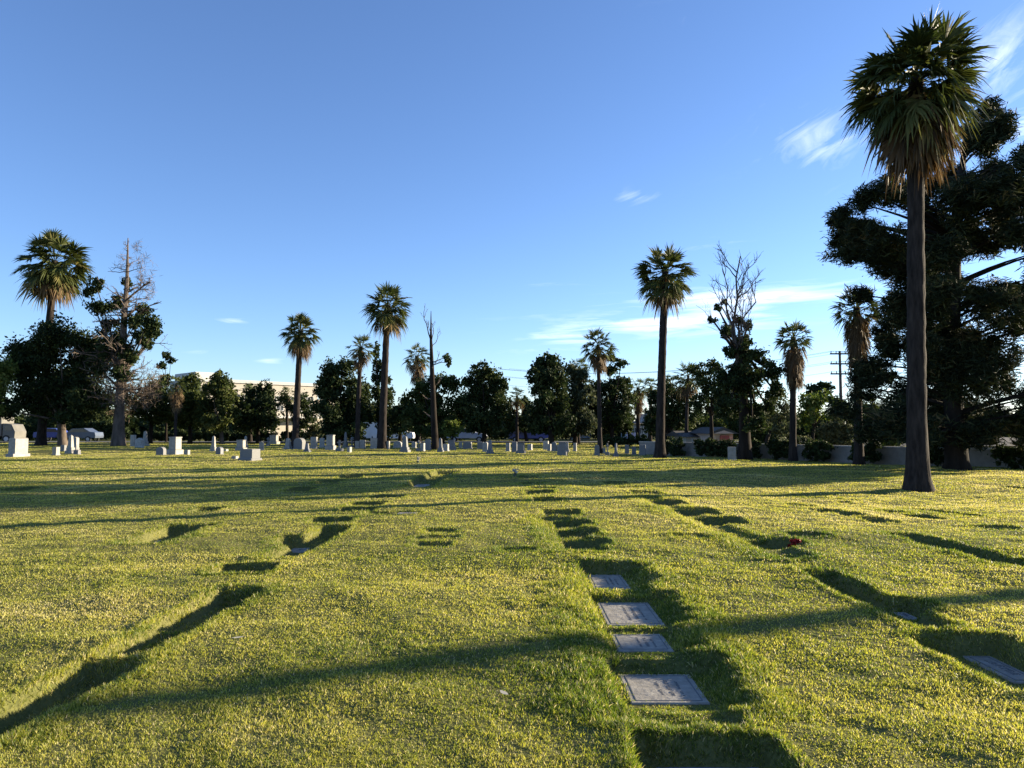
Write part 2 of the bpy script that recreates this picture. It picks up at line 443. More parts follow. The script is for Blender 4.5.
# flat grave markers : px, py, (w, l), lift, material, label
MARK = [
    (608, 582, .40, .75, 'marker', 'pale grey flat marker, farthest of the four exposed in the sunken row'),
    (629, 615, .50, .82, 'marker', 'shaded grey flat marker, second farthest of the four exposed in the sunken row'),
    (641, 647, .42, .46, 'marker', 'grass smothered grey flat marker just beyond the big engraved one'),
    (662, 688, .49, .54, 'marker', 'large square grey flat marker with engraved border and a sunlit corner'),
    (720, 780, .54, .5, 'marker_dark', 'dark blue flat marker sunk deep at the bottom edge of the picture'),
    (775, 556, .46, .5, 'marker', 'pale flat marker in the hollow beside the red flowers'),
    (1001, 662, .22, .6, 'marker', 'grey flat marker in the sunken trench at the right edge'),
    (906, 616, .12, .25, 'marker', 'small shaded flat marker in the trench below the leaning right row'),
    (299, 545, .24, .4, 'marker', 'shaded flat marker in the hollow left of centre'),
    (407, 520, .34, .26, 'marker', 'little sunlit slanting marker among taller grass left of centre'),
    (151, 540, .16, .4, 'marker', 'grey flat marker in the lone dark hollow on the left lawn'),
    (420, 485, .5, 1.0, 'marker', 'distant grey flat marker in the shaded hollow left of centre'),
    (722, 528, .5, .5, 'marker', 'dim flat marker in the wide hollow of the right hand row'),
]
MRECT = []
for (px, py, w, l, mt, lab) in MARK:
    x, y = at(px, py, -.09); gx, gy = np.meshgrid(np.linspace(-w / 2, w / 2, 9), np.linspace(-l / 2, l / 2, 9))
    z = float(np.percentile(height(gx.ravel() + x, gy.ravel() + y), 15 if w < .26 else 60))
    top = z + .012
    if 'slanting' in lab: top = z + .06
    r = thing('grave_marker', lab, 'grave marker', (x, y, top - .06), 'flat grave markers in the lawn')
    sl = mesh('slab', box((x, y, top - .05), (w, l, .1), 0, 1, .008), M[mt], r)
    MRECT.append((x, y, w / 2, l / 2))
    rng = random.Random(px)
    bw, bl = w / 2 - .04, l / 2 - .04; t = .006
    fr = [box((x, y - bl, top + .001), (2 * bw, t, .003)), box((x, y + bl, top + .001), (2 * bw, t, .003)),
          box((x - bw, y, top + .001), (t, 2 * bl - t - .002, .003)), box((x + bw, y, top + .001), (t, 2 * bl - t - .002, .003))]
    mesh('engraved_border', fr, M['engrave'], r)
    # worn unreadable lettering: rows of small chiselled strokes, read from the left side
    gl = []
    for row in range(3):
        xr = x - bw * .1 + row * bw * .32; yy = y - bl * .7 + rng.random() * .05
        while yy < y + bl * (.7 - .12 * row):
            hgt = (.016, .022, .014)[row]
            if rng.random() < .85:
                gl.append(box((xr, yy, top + .001), (hgt, .0045, .003), rng.uniform(-.5, .5)))
                if rng.random() < .6: gl.append(box((xr + rng.choice((-1, 1)) * hgt * .4, yy + .008, top + .0015), (.0045, .013, .003)))
            yy += .021
    mesh('worn_inscription', gl, M['engrave'], r)


# ------------------------------------------------------------------ grass blades
def make_grass():
    rng = np.random.default_rng(5)
    n = 1700000
    Y = np.exp(rng.uniform(math.log(2.3), math.log(78), n)); X = (rng.random(n) * 2 - 1) * (.80 * Y + .7)
    # the steep little banks round the hollows carry as much grass as the flat
    ye = np.exp(rng.uniform(math.log(2.5), math.log(22), 900000)); xe = (rng.random(900000) * 2 - 1) * (.78 * ye + .5)
    de, ed, _ = pit_field(xe, ye); kb = (ed > .3) & (de < .16); X = np.concatenate([X, xe[kb]]); Y = np.concatenate([Y, ye[kb]]); n = len(X)
    # clumping: keep more where the clump noise is high
    cl = vnoise(X, Y, .045, 21) * .6 + vnoise(X, Y, .16, 22) * .4
    keep = rng.random(n) < np.clip(.15 + 1.8 * (cl - .12), .4, 1) ; keep |= Y > 14
    X, Y, cl = X[keep], Y[keep], cl[keep]
    ok = np.ones(len(X), bool)
    for (cx, cy, hw, hl) in MRECT:
        hw2, hl2 = hw - .015, hl - .015
        ins = (np.abs(X - cx) < hw2 * (.97 + .2 * (vnoise(X, Y, .05, 5) - .5))) & (np.abs(Y - cy) < hl2 * (.97 + .2 * (vnoise(X, Y, .05, 6) - .5)))
        if cy < 0: continue
        ok &= ~ins
    # smothered marker: some blades grow over it
    X, Y, cl = X[ok], Y[ok], cl[ok]; n = len(X)
    dep, edge, Z = pit_field(X, Y)
    th = (dep < .12) | (rng.random(len(X)) < .6)      # little grows in the sunken earth
    X, Y, cl, dep, edge, Z = (q[th] for q in (X, Y, cl, dep, edge, Z)); n = len(X)
    s = np.maximum(Y / 4.0, .8)
    patch = vnoise(X, Y, 1.3, 31) * .5 + vnoise(X, Y, .45, 32) * .3 + vnoise(X, Y, 3.5, 33) * .4
    hgt = .019 * s ** .22 * (.6 + .8 * rng.random(n)) * (.75 + .5 * cl) * (1 + .75 * edge) * (.8 + .4 * vnoise(X, Y, .7, 35))
    for (cx, cy, hw, hl) in MRECT:                     # worn short where one looks onto the stone
        nr = (np.abs(X - cx) < hw + .04) & (Y < cy - hl + .02) & (Y > cy - hl - .35); hgt[nr] *= .5
    wid = .0048 * s ** .86 * (.7 + .6 * rng.random(n))
    az = rng.random(n) * 2 * PI; tilt = np.abs(rng.normal(0, .5, n)) + .05
    fa = rng.random(n) * 2 * PI
    hx, hy = np.cos(az) * np.sin(tilt), np.sin(az) * np.sin(tilt); hz = np.cos(tilt)
    wx, wy = np.cos(fa), np.sin(fa)
    # tint 0 green .. 1 straw
    tint = np.clip(.40 + .62 * (patch - .6) * 1.35 + rng.normal(0, .16, n) - .22 * edge, 0, .92)
    dead = rng.random(n) < (.07 + .7 * np.clip(patch - .66, 0, 1)); tint[dead] = .78 + .22 * rng.random(dead.sum())
    base = np.stack([X, Y, Z - .005], 1); W = np.stack([wx * wid / 2, wy * wid / 2, 0 * wx], 1)
    D = np.stack([hx, hy, hz], 1) * hgt[:, None]
    bend = np.stack([np.cos(az), np.sin(az), -.35 * np.ones(n)], 1) * (hgt * rng.uniform(.05, .45, n))[:, None]
    near = Y < 9.5
    parts = []
    b, w, d, e, t = base[near], W[near], D[near], bend[near], tint[near]; k = len(b)
    V = np.concatenate([b - w, b + w, b + d * .6 + w * .8 + e * .3, b + d * .6 - w * .8 + e * .3, b + d + e])
    i = np.arange(k)
    parts.append((V, [np.stack([i, i + k, i + 2 * k, i + 3 * k], 1), np.stack([i + 3 * k, i + 2 * k, i + 4 * k], 1)], np.tile(t, 5)))
    b, w, d, e, t = base[~near], W[~near], D[~near], bend[~near], tint[~near]; k = len(b); i = np.arange(k)
    V = np.concatenate([b - w, b + w, b + d + e])
    parts.append((V, np.stack([i, i + k, i + 2 * k], 1), np.tile(t, 3)))
    props(mesh('lawn_grass', parts, M['grass']), label='short yellow green lawn grass with straw coloured patches', cat='grass', kind='stuff')


make_grass()


# ------------------------------------------------------------------ plants
def blob_leaves(clumps, l, w, cover, rng, sub=9, droop=0.0, flat=0.0, tb=0.0):
    """clumps: (centre(3), radii(3)); diamond leaves spread through knots of each clump"""
    out = []
    for (c, r) in clumps:
        c = np.array(c); r = np.array(r)
        n = int(2.3 * cover * PI * r[0] * r[2] / (2 * l * w)); n = max(n, 30)
        u = rng.normal(size=(sub, 3)); u /= np.linalg.norm(u, axis=1)[:, None]
        sc = c + u * r * rng.uniform(.35, .85, (sub, 1)); sr = r * rng.uniform(.26, .6, (sub, 1))
        st = rng.normal(0, .23, sub)
        k = rng.integers(0, sub, n)
        q = rng.normal(size=(n, 3)); q /= np.linalg.norm(q, axis=1)[:, None]
        P = sc[k] + q * sr[k] * (rng.random((n, 1)) ** .5) * np.where(rng.random((n, 1)) < .14, rng.uniform(1.1, 1.75, (n, 1)), rng.uniform(.7, 1.2, (n, 1)))
        a = rng.normal(size=(n, 3)); a[:, 2] = a[:, 2] * (1 - flat) - droop; a /= np.linalg.norm(a, axis=1)[:, None]
        b = np.cross(a, rng.normal(size=(n, 3))); b /= np.linalg.norm(b, axis=1)[:, None] + 1e-9
        s = rng.uniform(.6, 1.35, (n, 1))
        V = np.concatenate([P - a * l * s, P + b * w * s, P + a * l * s, P - b * w * s])
        i = np.arange(n)
        t = np.clip(.45 + tb + st[k] + rng.normal(0, .18, n), 0, 1)
        out.append((V, np.stack([i, i + n, i + 2 * n, i + 3 * n], 1), np.tile(t, 4)))
    return out


def curve3(a, b, c, n=6):
    t = np.linspace(0, 1, n)[:, None]; a, b, c = map(np.array, (a, b, c))
    return (1 - t) ** 2 * a + 2 * t * (1 - t) * b + t * t * c


def px_clumps(cl, Y, depth, rng):
    out = []
    for (px, py, rx, ry) in cl:
        dy = rng.uniform(-1, 1) * depth; y = Y + dy
        r = np.array((rx / F * Y, (rx + ry) / 2 / F * Y, ry / F * Y)) * 1.13
        c = atY(px, py, Y); c[0] += 0; c[1] = y
        out.append((c, r))
    return out


def tree(label, px, base_py, clumps, mat='leaf_dark', cover=2.6, leaf=None, trunk_px=6, seed=0, bark='bark', depth=None,
         name='tree', cat='tree', fork=None, group='trees around the lawn', sub=14, droop=0.0, limbs=True, tb=0.0, extra=None, Y=None, taper=.8):
    rng = np.random.default_rng(seed + 100)
    if Y is None: Y = at(px, base_py)[1]
    x = (px - CX) / F * Y * 1.0; x = atY(px, base_py, Y)[0]
    root = thing(name, label, cat, (x, Y, 0), group)
    xs = [c[0] for c in clumps]; wpx = max(c[0] + c[2] for c in clumps) - min(c[0] - c[2] for c in clumps)
    if depth is None: depth = wpx / F * Y * .22
    cw = px_clumps(clumps, Y, depth, rng)
    r0 = trunk_px / 2 / F * Y
    zs = [c[0][2] for c in cw]; zf = fork if fork is not None else max(min(zs) * .75, .25 * max(zs))
    cxm = np.mean([c[0][0] for c in cw]); fk = np.array((x + (cxm - x) * .35, Y, zf))
    tr = [tube(np.array([(x, Y, -.2), (x, Y, .15), (x + (fk[0] - x) * .15, Y, zf * .2), (x + (fk[0] - x) * .5, Y, zf * .6), fk]),
               np.array([1.45, 1.25, 1, (1 + taper) / 2, taper]) * r0 * .85, 9, jit=.12, rng=rng)]
    if limbs:
        for (c, r) in cw:
            st = fk + np.array((0, 0, -.1 * zf * rng.random()))
            mid = (st + c) / 2 + np.array((rng.normal() * r[0] * .25, rng.normal() * r[0] * .25, -.08 * abs(c[0] - st[0]) + .2 * r[2]))
            rl = min(r0 * .4, .12)
            tr.append(tube(curve3(st, mid, c, 6), np.linspace(rl, rl * .25, 6), 5))
    mesh('trunk', tr, M[bark], root, smooth=True)
    if leaf is None: leaf = (1.7 / F * Y, .85 / F * Y)
    mesh('crown', blob_leaves(cw, leaf[0], leaf[1], cover, rng, sub, droop, tb=tb), M[mat], root)
    if extra: extra(root, x, Y, rng)
    return root


def dead_branches(rng, a, b, r, levels, spread=.5, kids=5, up=.3):
    """recursive bare limb from a to b"""
    a = np.array(a, float); b = np.array(b, float); L = np.linalg.norm(b - a); out = []
    P = np.linspace(a, b, 6); P[1:-1] += rng.normal(0, L * .035, (4, 3))
    out.append(tube(P, np.linspace(r, r * .35, 6), 5 if r > .04 else 3, tint=rng.random()))
    if levels > 0:
        d = (b - a) / L
        for k in range(kids):
            t = rng.uniform(.3, .97); p = P[0] + (b - a) * t
            i = min(int(t * 5), 4); p = P[i] + (P[i + 1] - P[i]) * (t * 5 - i)
            q = rng.normal(size=3); q -= d * q.dot(d); q /= np.linalg.norm(q)
            dd = d * rng.uniform(.3, .9) + q * spread * rng.uniform(.7, 1.6) + np.array((0, 0, up * .5))
            dd /= np.linalg.norm(dd); ln = L * rng.uniform(.22, .48) * (1.15 - .5 * t)
            out += dead_branches(rng, p, p + dd * ln, r * .42, levels - 1, spread, max(kids - 1, 2), up)
    return out


def fan_frond(o, az, el, Lp, Rb, nseg, droop, rng, tint, bend=.16, span=112):
    d = np.array((math.cos(az) * math.cos(el), math.sin(az) * math.cos(el), math.sin(el)))
    side = np.array((-math.sin(az), math.cos(az), 0.0))
    g = np.array((0, 0, -1.0)); ts = np.linspace(0, 1, 4)[:, None]
    hb = math.cos(el) * bend
    P = o + d * Lp * ts + g * hb * Lp * ts ** 2
    tan = d + 2 * g * hb; tan /= np.linalg.norm(tan)
    parts = []
    wv = side * .028; V = np.concatenate([P - wv, P + wv]); i = np.arange(3)
    parts.append((V, np.stack([i, i + 1, i + 5, i + 4], 1), np.full(8, min(1, tint + .12))))
    roll = rng.normal(0, .35); n2 = np.cross(side, tan); n2 = -n2 if n2[2] < 0 else n2
    sd = side * math.cos(roll) + n2 * math.sin(roll); n2 = np.cross(sd, tan); n2 = -n2 if n2[2] < 0 else n2
    ph = np.radians(np.linspace(-span, span, nseg)) + rng.normal(0, .03, nseg)
    S = tan[None] * np.cos(ph)[:, None] + sd[None] * np.sin(ph)[:, None]
    Ls = 1.06 * Rb * (1 - .32 * (np.abs(ph) / R(span)) ** 2) * rng.uniform(.78, 1.15, nseg)
    hub = P[-1]
    Wd = np.cross(S, n2[None]); Wd /= np.linalg.norm(Wd, axis=1)[:, None] + 1e-9
    Wd = Wd + n2[None] * rng.uniform(-.8, .8, (nseg, 1))          # pleats
    us = (0.03, .45, .75, 1.0); ws = (.012, .052, .027, .002)
    dr = droop * rng.uniform(.5, 1.5, nseg)
    rows = []
    for u, w in zip(us, ws):
        c = hub + S * (Ls * u)[:, None] + n2 * (np.abs(np.sin(ph)) * Ls * u * .18)[:, None] + g * (dr * Ls * u ** 3.2)[:, None]
        if u > .8: c = c + rng.normal(0, .03 * Rb, (nseg, 3))
        rows.append(c - Wd * w * Rb); rows.append(c + Wd * w * Rb)
    V = np.concatenate(rows); i = np.arange(nseg); fs = []
    for k in range(3):
        a = 2 * k * nseg; fs.append(np.stack([i + a, i + a + nseg, i + a + 3 * nseg, i + a + 2 * nseg], 1))
    tt = np.clip(tint + rng.normal(0, .07, nseg), 0, 1)
    parts.append((V, np.concatenate(fs), np.tile(tt, 8)))
    return parts


def palm(label, px, base_py, top_py, crown_px, trunk_px, top_px=None, skirt=0.0, nlive=46, ndead=26, seed=0, nseg=18, Y=None,
         group='fan palms on the lawn', elmin=-52, seg_droop=.38, x=None, H=None, xt=None, thick=1.0, deadw=1.0):
    """top_py: where the highest frond tips stand; crown_px: crown radius"""
    rng = np.random.default_rng(seed + 900)
    if x is None:
        if Y is None: Y = at(px, base_py)[1]
        x = atY(px, base_py, Y)[0]
        Rc = crown_px / F * Y
        tp = atY(top_px if top_px is not None else px, top_py, Y)
        top = np.array((tp[0], Y, tp[2] - Rc * .98)); r0 = trunk_px * .35 / F * Y
    else:
        Rc = crown_px; top = np.array((x if xt is None else xt, Y, H)); r0 = trunk_px
    Hh = top[2]
    root = thing('fan_palm', label, 'palm tree', (x, Y, 0), group)
    zz = np.concatenate([[-.2, 0, .25, .6, 1.1, 2.0], np.linspace(2.6, Hh, 44)]); f = np.clip(zz / Hh, 0, 1)
    P = np.stack([x + (top[0] - x) * f ** 1.3, Y + 0 * zz, zz], 1)
    sw = 1 + .5 * np.exp(-np.clip(zz, 0, 99) / .5)
    rd = r0 * sw * (1.08 - .28 * f)
    mesh('trunk', tube(P, rd * rng.uniform(.96, 1.05, len(rd)), 14, jit=.09, rng=rng), M['palm_trunk'], root, smooth=True)
    parts = []
    for i in range(nlive):
        f = (i + .5) / nlive
        el = math.asin(max(-1, .99 - (.99 - math.sin(R(elmin))) * f ** .95)) + R(rng.normal(0, 6)); az = i * 2.39996 + rng.normal(0, .2)
        Lp = Rc * (rng.uniform(.42, .64) if i % 4 else rng.uniform(.16, .36)); Rb = Rc * rng.uniform(.41, .51) * thick
        tint = np.clip(.3 + rng.normal(0, .18) + (.5 * max(0, f - .8) / .2), 0, 1)
        o = top + np.array((0, 0, Rc * (.05 - .28 * f))) + np.array((math.cos(az), math.sin(az), 0)) * r0 * .5
        parts += fan_frond(o, az, el, Lp, Rb, nseg, seg_droop * (.25 + .8 * f), rng, tint, span=92)
    mesh('frond_crown', parts, M['palm'], root)
    parts = []; sk = skirt if skirt > 0 else Rc * .35
    for i in range(ndead):
        f = (i + .5) / ndead; az = i * 2.39996 + rng.normal(0, .3)
        el = R(-45 - 38 * f + rng.normal(0, 6))
        o = top + np.array((0, 0, -Rc * .12 - sk * f * .75)) + np.array((math.cos(az), math.sin(az), 0)) * r0 * .8
        Lp = Rc * rng.uniform(.28, .5) * deadw; Rb = Rc * rng.uniform(.4, .55)
        parts += fan_frond(o, az, el, Lp, Rb, max(nseg - 4, 8), .5, rng, np.clip(rng.normal(.45, .22), 0, 1), bend=.5, span=70)
    mesh('dead_frond_skirt', parts, M['palm_dead'], root)
    return root


# ---- fan palms
palm('tallest fan palm, shaggy with dead fronds, nearest on the right lawn', 918, 489, 19, 64, 25, 914, skirt=1.1, nlive=84, ndead=34, seed=1, nseg=26, seg_droop=.55, elmin=-58, thick=1.05)
palm('tall slim fan palm alone on open lawn right of centre', 660, 458, 243, 30, 12, 665, skirt=.6, nlive=66, ndead=10, seed=2, nseg=20)
palm('tall fan palm left of centre with globe crown and rusty under fronds', 382, 449, 281, 25, 10.5, 388, skirt=.7, nlive=66, ndead=10, seed=3, nseg=18)
palm('medium fan palm standing before the pale building', 295, 449, 312, 19, 9, 301, skirt=1.2, nlive=70, ndead=22, seed=4, nseg=18)
palm('tall fan palm on the far left rising above a dark leafy tree', 41, 446, 227, 35, 11, 56, skirt=.7, nlive=78, ndead=12, seed=5, nseg=20, Y=68.5)
palm('shorter fan palm growing against a dark tree just left of the tall central palm', 357, 448, 332, 15, 6.5, 361, skirt=.8, nlive=42, ndead=16, seed=6, nseg=14)
palm('fan palm with pale crown peering over trees beside the bare spire', 418, 445, 341, 15, 7, 417, skirt=2.0, nlive=40, ndead=26, seed=7, nseg=14, Y=76)
palm('fan palm in front of the drooping dark trees right of centre', 600, 453, 326, 19, 6, 598, skirt=.9, nlive=46, ndead=20, seed=8, nseg=16)
palm('fan palm with a thick brown beard shaped like a bulb', 793, 461, 318, 20, 9, 793, skirt=2.3, nlive=38, ndead=90, seed=9, nseg=16, elmin=-20, deadw=.75)
palm('bearded fan palm half hidden by the big pine', 859, 464, 284, 24, 11, 856, skirt=2.6, nlive=40, ndead=90, seed=10, nseg=16, elmin=-20, deadw=.7)
palm('small distant fan palm on a thin pale stem near picture centre', 517, 446, 385, 11, 4, 517, nlive=34, ndead=14, seed=11, nseg=12, Y=80)
palm('small bearded fan palm with a sky gap around its dark stem', 638, 446, 376, 12, 5.5, 638, skirt=2.4, nlive=34, ndead=50, seed=12, nseg=12, Y=75, deadw=.7)
palm('feathery fan palm left of the tall lone palm, above dark foliage', 650, 446, 374, 12, 5, 651, nlive=34, ndead=14, seed=13, nseg=12, Y=78)
palm('fan palm just right of the tall lone palm, partly buried in leaves', 686, 450, 358, 18, 5, 688, nlive=40, ndead=16, seed=14, nseg=14, Y=62)
palm('small fan palm with hanging pale fronds beside the dark round bushes', 175, 447, 372, 12, 4, 177, skirt=2.0, nlive=26, ndead=34, seed=15, nseg=12, Y=66)
palm('low fan palm peeking over bushes left of the pale building', 250, 443, 380, 12, 5, 250, nlive=34, ndead=14, seed=16, nseg=12, Y=80)
palm('low dark fan palm directly behind the medium palm by the building', 287, 444, 384, 10, 4, 287, nlive=30, ndead=24, seed=17, nseg=12, Y=78)
palm('fan palm crown hidden in the weeping dark trees', 578, 446, 354, 14, 5, 579, nlive=36, ndead=14, seed=18, nseg=12, Y=74)
palm('short fan palm left of the skirted one at the tree gap', 612, 446, 378, 11, 4, 612, nlive=30, ndead=14, seed=19, nseg=12, Y=88)
palm('pale feathery fan palm close against the right flank of the lone palm', 672, 446, 372, 12, 5, 672, nlive=32, ndead=14, seed=20, nseg=12, Y=85)
# palm beyond the right edge whose trunk shadow crosses the near lawn
_p = np.array(at(620, 645)) + 34.0 * np.array((math.cos(SUN_AZ), math.sin(SUN_AZ)))
palm('fan palm beyond the right edge whose trunk shades the near lawn', 0, 0, 0, 2.2, .24, x=_p[0], Y=_p[1], H=14.5, nlive=50, ndead=40, seed=21, nseg=16)

# ---- leafy trees, left to right
tree('light green bushy tree cut by the left edge', -6, 447, [(-4, 365, 14, 16), (-2, 390, 13, 15), (-12, 380, 14, 20), (-14, 405, 14, 12)], 'leaf_lit', seed=1, trunk_px=6)
tree('broad dark leafy tree under the far left palm', 63, 444, [(68, 336, 22, 16), (38, 352, 24, 18), (78, 348, 26, 24), (26, 362, 18, 18), (55, 372, 36, 24), (92, 372, 18, 22), (14, 388, 14, 24), (70, 398, 36, 18), (36, 402, 26, 18), (95, 402, 16, 16), (18, 410, 14, 10), (75, 418, 22, 7)],
     'leaf_dark', seed=2, trunk_px=10, bark='bark_pale', cover=3.2, depth=2.4, Y=67)


def half_dead(root, x, Y, rng):
    top = atY(128, 238, Y); b = []
    P = np.array([(x, Y, 3), atY(121, 370, Y), atY(124, 320, Y), atY(127, 280, Y), top])
    b.append(tube(P, np.array([.42, .36, .28, .17, .04]), 7))
    for k in range(64):
        t = rng.uniform(.1, .97); i = min(int(t * 4), 3); p = P[i] + (P[i + 1] - P[i]) * (t * 4 - i)
        az = rng.random() * 2 * PI; L = (4.4 * (1 - t) + .9) * rng.uniform(.4, 1)
        e = p + np.array((math.cos(az) * L, math.sin(az) * L, L * rng.uniform(-.15, .7)))
        b += dead_branches(rng, p, e, .06 * (1.2 - t) + .02, 2, .6, 4, .2)
    for (qx, qy) in [(90, 352), (82, 368), (100, 378), (150, 300), (158, 285), (147, 372), (92, 390)]:
        p = atY(123, qy + 18, Y); b += dead_branches(rng, p, atY(qx, qy, Y) + np.array((0, rng.normal() * 1.5, 0)), .12, 2, .6, 6, .1)
    mesh('bare_branches', b, M['dead_wood'], root)
    tw = px_clumps([(108, 385, 14, 18), (128, 400, 16, 16), (140, 372, 12, 20), (118, 365, 12, 14), (112, 410, 12, 10), (133, 345, 9, 12), (146, 272, 10, 16), (152, 296, 9, 12), (140, 255, 6, 12), (120, 262, 6, 12), (128, 385, 22, 22), (146, 395, 14, 16)], Y, 1.6, rng)
    mesh('dead_twig_mass', blob_leaves(tw, .34, .016, .22, rng, 12, .1), M['twig'], root)


tree('half dead conifer with bare grey top and ragged green tufts', 118, 446, [(98, 284, 7, 8), (93, 292, 6, 7), (104, 306, 14, 9), (116, 300, 8, 8), (138, 308, 8, 7), (152, 322, 12, 8), (158, 330, 8, 8), (140, 335, 12, 8), (108, 328, 12, 10), (122, 345, 12, 10), (148, 345, 7, 6), (100, 345, 10, 10), (134, 322, 8, 8), (120, 282, 5, 7), (112, 352, 10, 9), (136, 358, 9, 8), (124, 372, 12, 9), (108, 368, 9, 8), (146, 332, 9, 6)],
     'leaf_dark', seed=3, trunk_px=14, bark='bark_pale', name='conifer', cover=2.6, extra=half_dead, limbs=True, depth=1.2, fork=6.5, taper=.42)
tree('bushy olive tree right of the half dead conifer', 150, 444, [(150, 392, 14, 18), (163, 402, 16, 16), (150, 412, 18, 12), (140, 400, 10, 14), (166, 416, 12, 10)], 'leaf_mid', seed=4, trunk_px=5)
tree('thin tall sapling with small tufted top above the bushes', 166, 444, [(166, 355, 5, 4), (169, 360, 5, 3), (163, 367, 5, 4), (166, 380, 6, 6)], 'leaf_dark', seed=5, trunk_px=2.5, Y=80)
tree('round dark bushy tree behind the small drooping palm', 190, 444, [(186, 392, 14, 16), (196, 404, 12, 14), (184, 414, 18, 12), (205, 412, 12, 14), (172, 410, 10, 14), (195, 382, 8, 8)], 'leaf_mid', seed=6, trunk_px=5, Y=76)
tree('conical dark tree with sunny right side before the pale building', 222, 444, [(219, 378, 8, 8), (215, 388, 12, 10), (226, 392, 11, 12), (214, 406, 14, 14), (229, 408, 11, 14), (220, 422, 18, 10), (205, 415, 8, 12)], 'leaf_mid', seed=7, trunk_px=5, bark='bark_pale', Y=74, tb=.1)
tree('broad low dark tree hiding the left of the pale building', 258, 444, [(255, 396, 13, 10), (264, 392, 8, 12), (248, 408, 15, 12), (266, 408, 14, 12), (256, 422, 22, 12), (274, 420, 10, 12), (240, 420, 9, 10)], 'leaf_dark', seed=8, trunk_px=5, Y=78)
tree('small dark airy tree between medium palm and pale building', 297, 446, [(305, 402, 8, 9), (309, 415, 8, 8), (290, 412, 8, 10), (284, 400, 6, 8), (300, 426, 7, 8)], 'leaf_dark', seed=9, trunk_px=3, Y=76, cover=1.8)
tree('low olive shrub in front of the pale building', 313, 446, [(312, 430, 8, 7), (318, 434, 6, 5)], 'leaf_olive', seed=10, trunk_px=2, name='shrub', cat='shrub', Y=80)
tree('big dense dark tree left of the central palms', 338, 447, [(331, 372, 11, 11), (345, 370, 12, 10), (326, 388, 11, 14), (343, 390, 18, 16), (358, 396, 11, 18), (332, 408, 16, 16), (350, 414, 18, 16), (364, 412, 8, 18), (338, 428, 18, 10), (358, 430, 14, 8)], 'leaf_dark', seed=11, trunk_px=8, cover=3.2, Y=70)
tree('narrow dark conifer directly behind the tall central palm', 378, 446, [(377, 352, 3, 9), (377, 365, 5, 8), (378, 378, 7, 9), (386, 378, 5, 9), (380, 394, 9, 10), (388, 396, 6, 12), (379, 412, 11, 12), (390, 416, 8, 12)], 'leaf_dark', seed=12, trunk_px=4, name='conifer', Y=74)
tree('low dark rounded tree between central palm and spire', 400, 446, [(398, 412, 9, 9), (408, 408, 9, 12), (402, 424, 14, 10), (392, 426, 10, 9)], 'leaf_dark', seed=13, trunk_px=5, Y=72)
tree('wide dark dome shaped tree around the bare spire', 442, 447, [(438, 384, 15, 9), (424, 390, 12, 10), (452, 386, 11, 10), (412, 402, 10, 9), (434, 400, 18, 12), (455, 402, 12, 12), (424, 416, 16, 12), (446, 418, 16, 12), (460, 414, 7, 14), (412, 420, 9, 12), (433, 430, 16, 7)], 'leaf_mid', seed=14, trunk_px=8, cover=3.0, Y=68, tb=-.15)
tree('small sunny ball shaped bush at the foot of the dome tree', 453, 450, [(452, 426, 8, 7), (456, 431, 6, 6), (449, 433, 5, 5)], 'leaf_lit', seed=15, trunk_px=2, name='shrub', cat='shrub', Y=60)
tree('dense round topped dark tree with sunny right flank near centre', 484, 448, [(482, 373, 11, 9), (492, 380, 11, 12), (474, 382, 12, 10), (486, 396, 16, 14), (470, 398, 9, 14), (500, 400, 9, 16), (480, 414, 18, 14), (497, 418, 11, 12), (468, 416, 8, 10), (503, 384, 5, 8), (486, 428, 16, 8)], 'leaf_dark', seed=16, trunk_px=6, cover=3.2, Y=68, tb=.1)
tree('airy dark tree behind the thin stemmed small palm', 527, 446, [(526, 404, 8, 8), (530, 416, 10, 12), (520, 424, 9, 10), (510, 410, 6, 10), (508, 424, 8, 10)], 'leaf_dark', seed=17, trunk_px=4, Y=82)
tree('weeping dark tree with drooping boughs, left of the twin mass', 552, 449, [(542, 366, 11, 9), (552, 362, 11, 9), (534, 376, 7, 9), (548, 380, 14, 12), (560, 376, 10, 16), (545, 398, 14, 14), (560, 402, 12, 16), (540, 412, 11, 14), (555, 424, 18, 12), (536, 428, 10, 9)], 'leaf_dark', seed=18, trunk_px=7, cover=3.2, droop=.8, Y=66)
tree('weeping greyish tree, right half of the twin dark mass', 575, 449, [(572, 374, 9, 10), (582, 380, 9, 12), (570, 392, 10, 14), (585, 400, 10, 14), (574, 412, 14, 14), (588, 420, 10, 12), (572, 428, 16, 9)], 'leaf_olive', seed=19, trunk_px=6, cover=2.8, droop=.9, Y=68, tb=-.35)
tree('dark cedar with level boughs behind the mid palm', 612, 448, [(612, 358, 6, 4), (620, 364, 9, 4), (608, 372, 10, 6), (622, 382, 10, 6), (606, 390, 14, 10), (624, 396, 9, 8), (602, 406, 14, 12), (620, 412, 12, 12), (606, 426, 18, 10), (626, 428, 8, 9), (593, 392, 6, 12), (592, 418, 8, 14)], 'leaf_dark', seed=20, trunk_px=6, name='cedar', cover=3.0, Y=70)
tree('sunlit thin tree left of the small bearded palm', 629, 447, [(626, 388, 7, 8), (632, 398, 6, 8), (624, 412, 7, 10), (630, 425, 5, 8)], 'leaf_mid', seed=21, trunk_px=3, cover=1.8, Y=73)
tree('dark bushy tree right behind the tall lone palm', 664, 450, [(664, 392, 10, 12), (654, 404, 8, 12), (670, 404, 10, 14), (680, 398, 9, 12), (660, 420, 12, 12), (676, 420, 12, 12), (650, 424, 7, 10), (690, 412, 9, 14), (684, 428, 9, 9)], 'leaf_dark', seed=22, trunk_px=6, cover=2.8, Y=66)
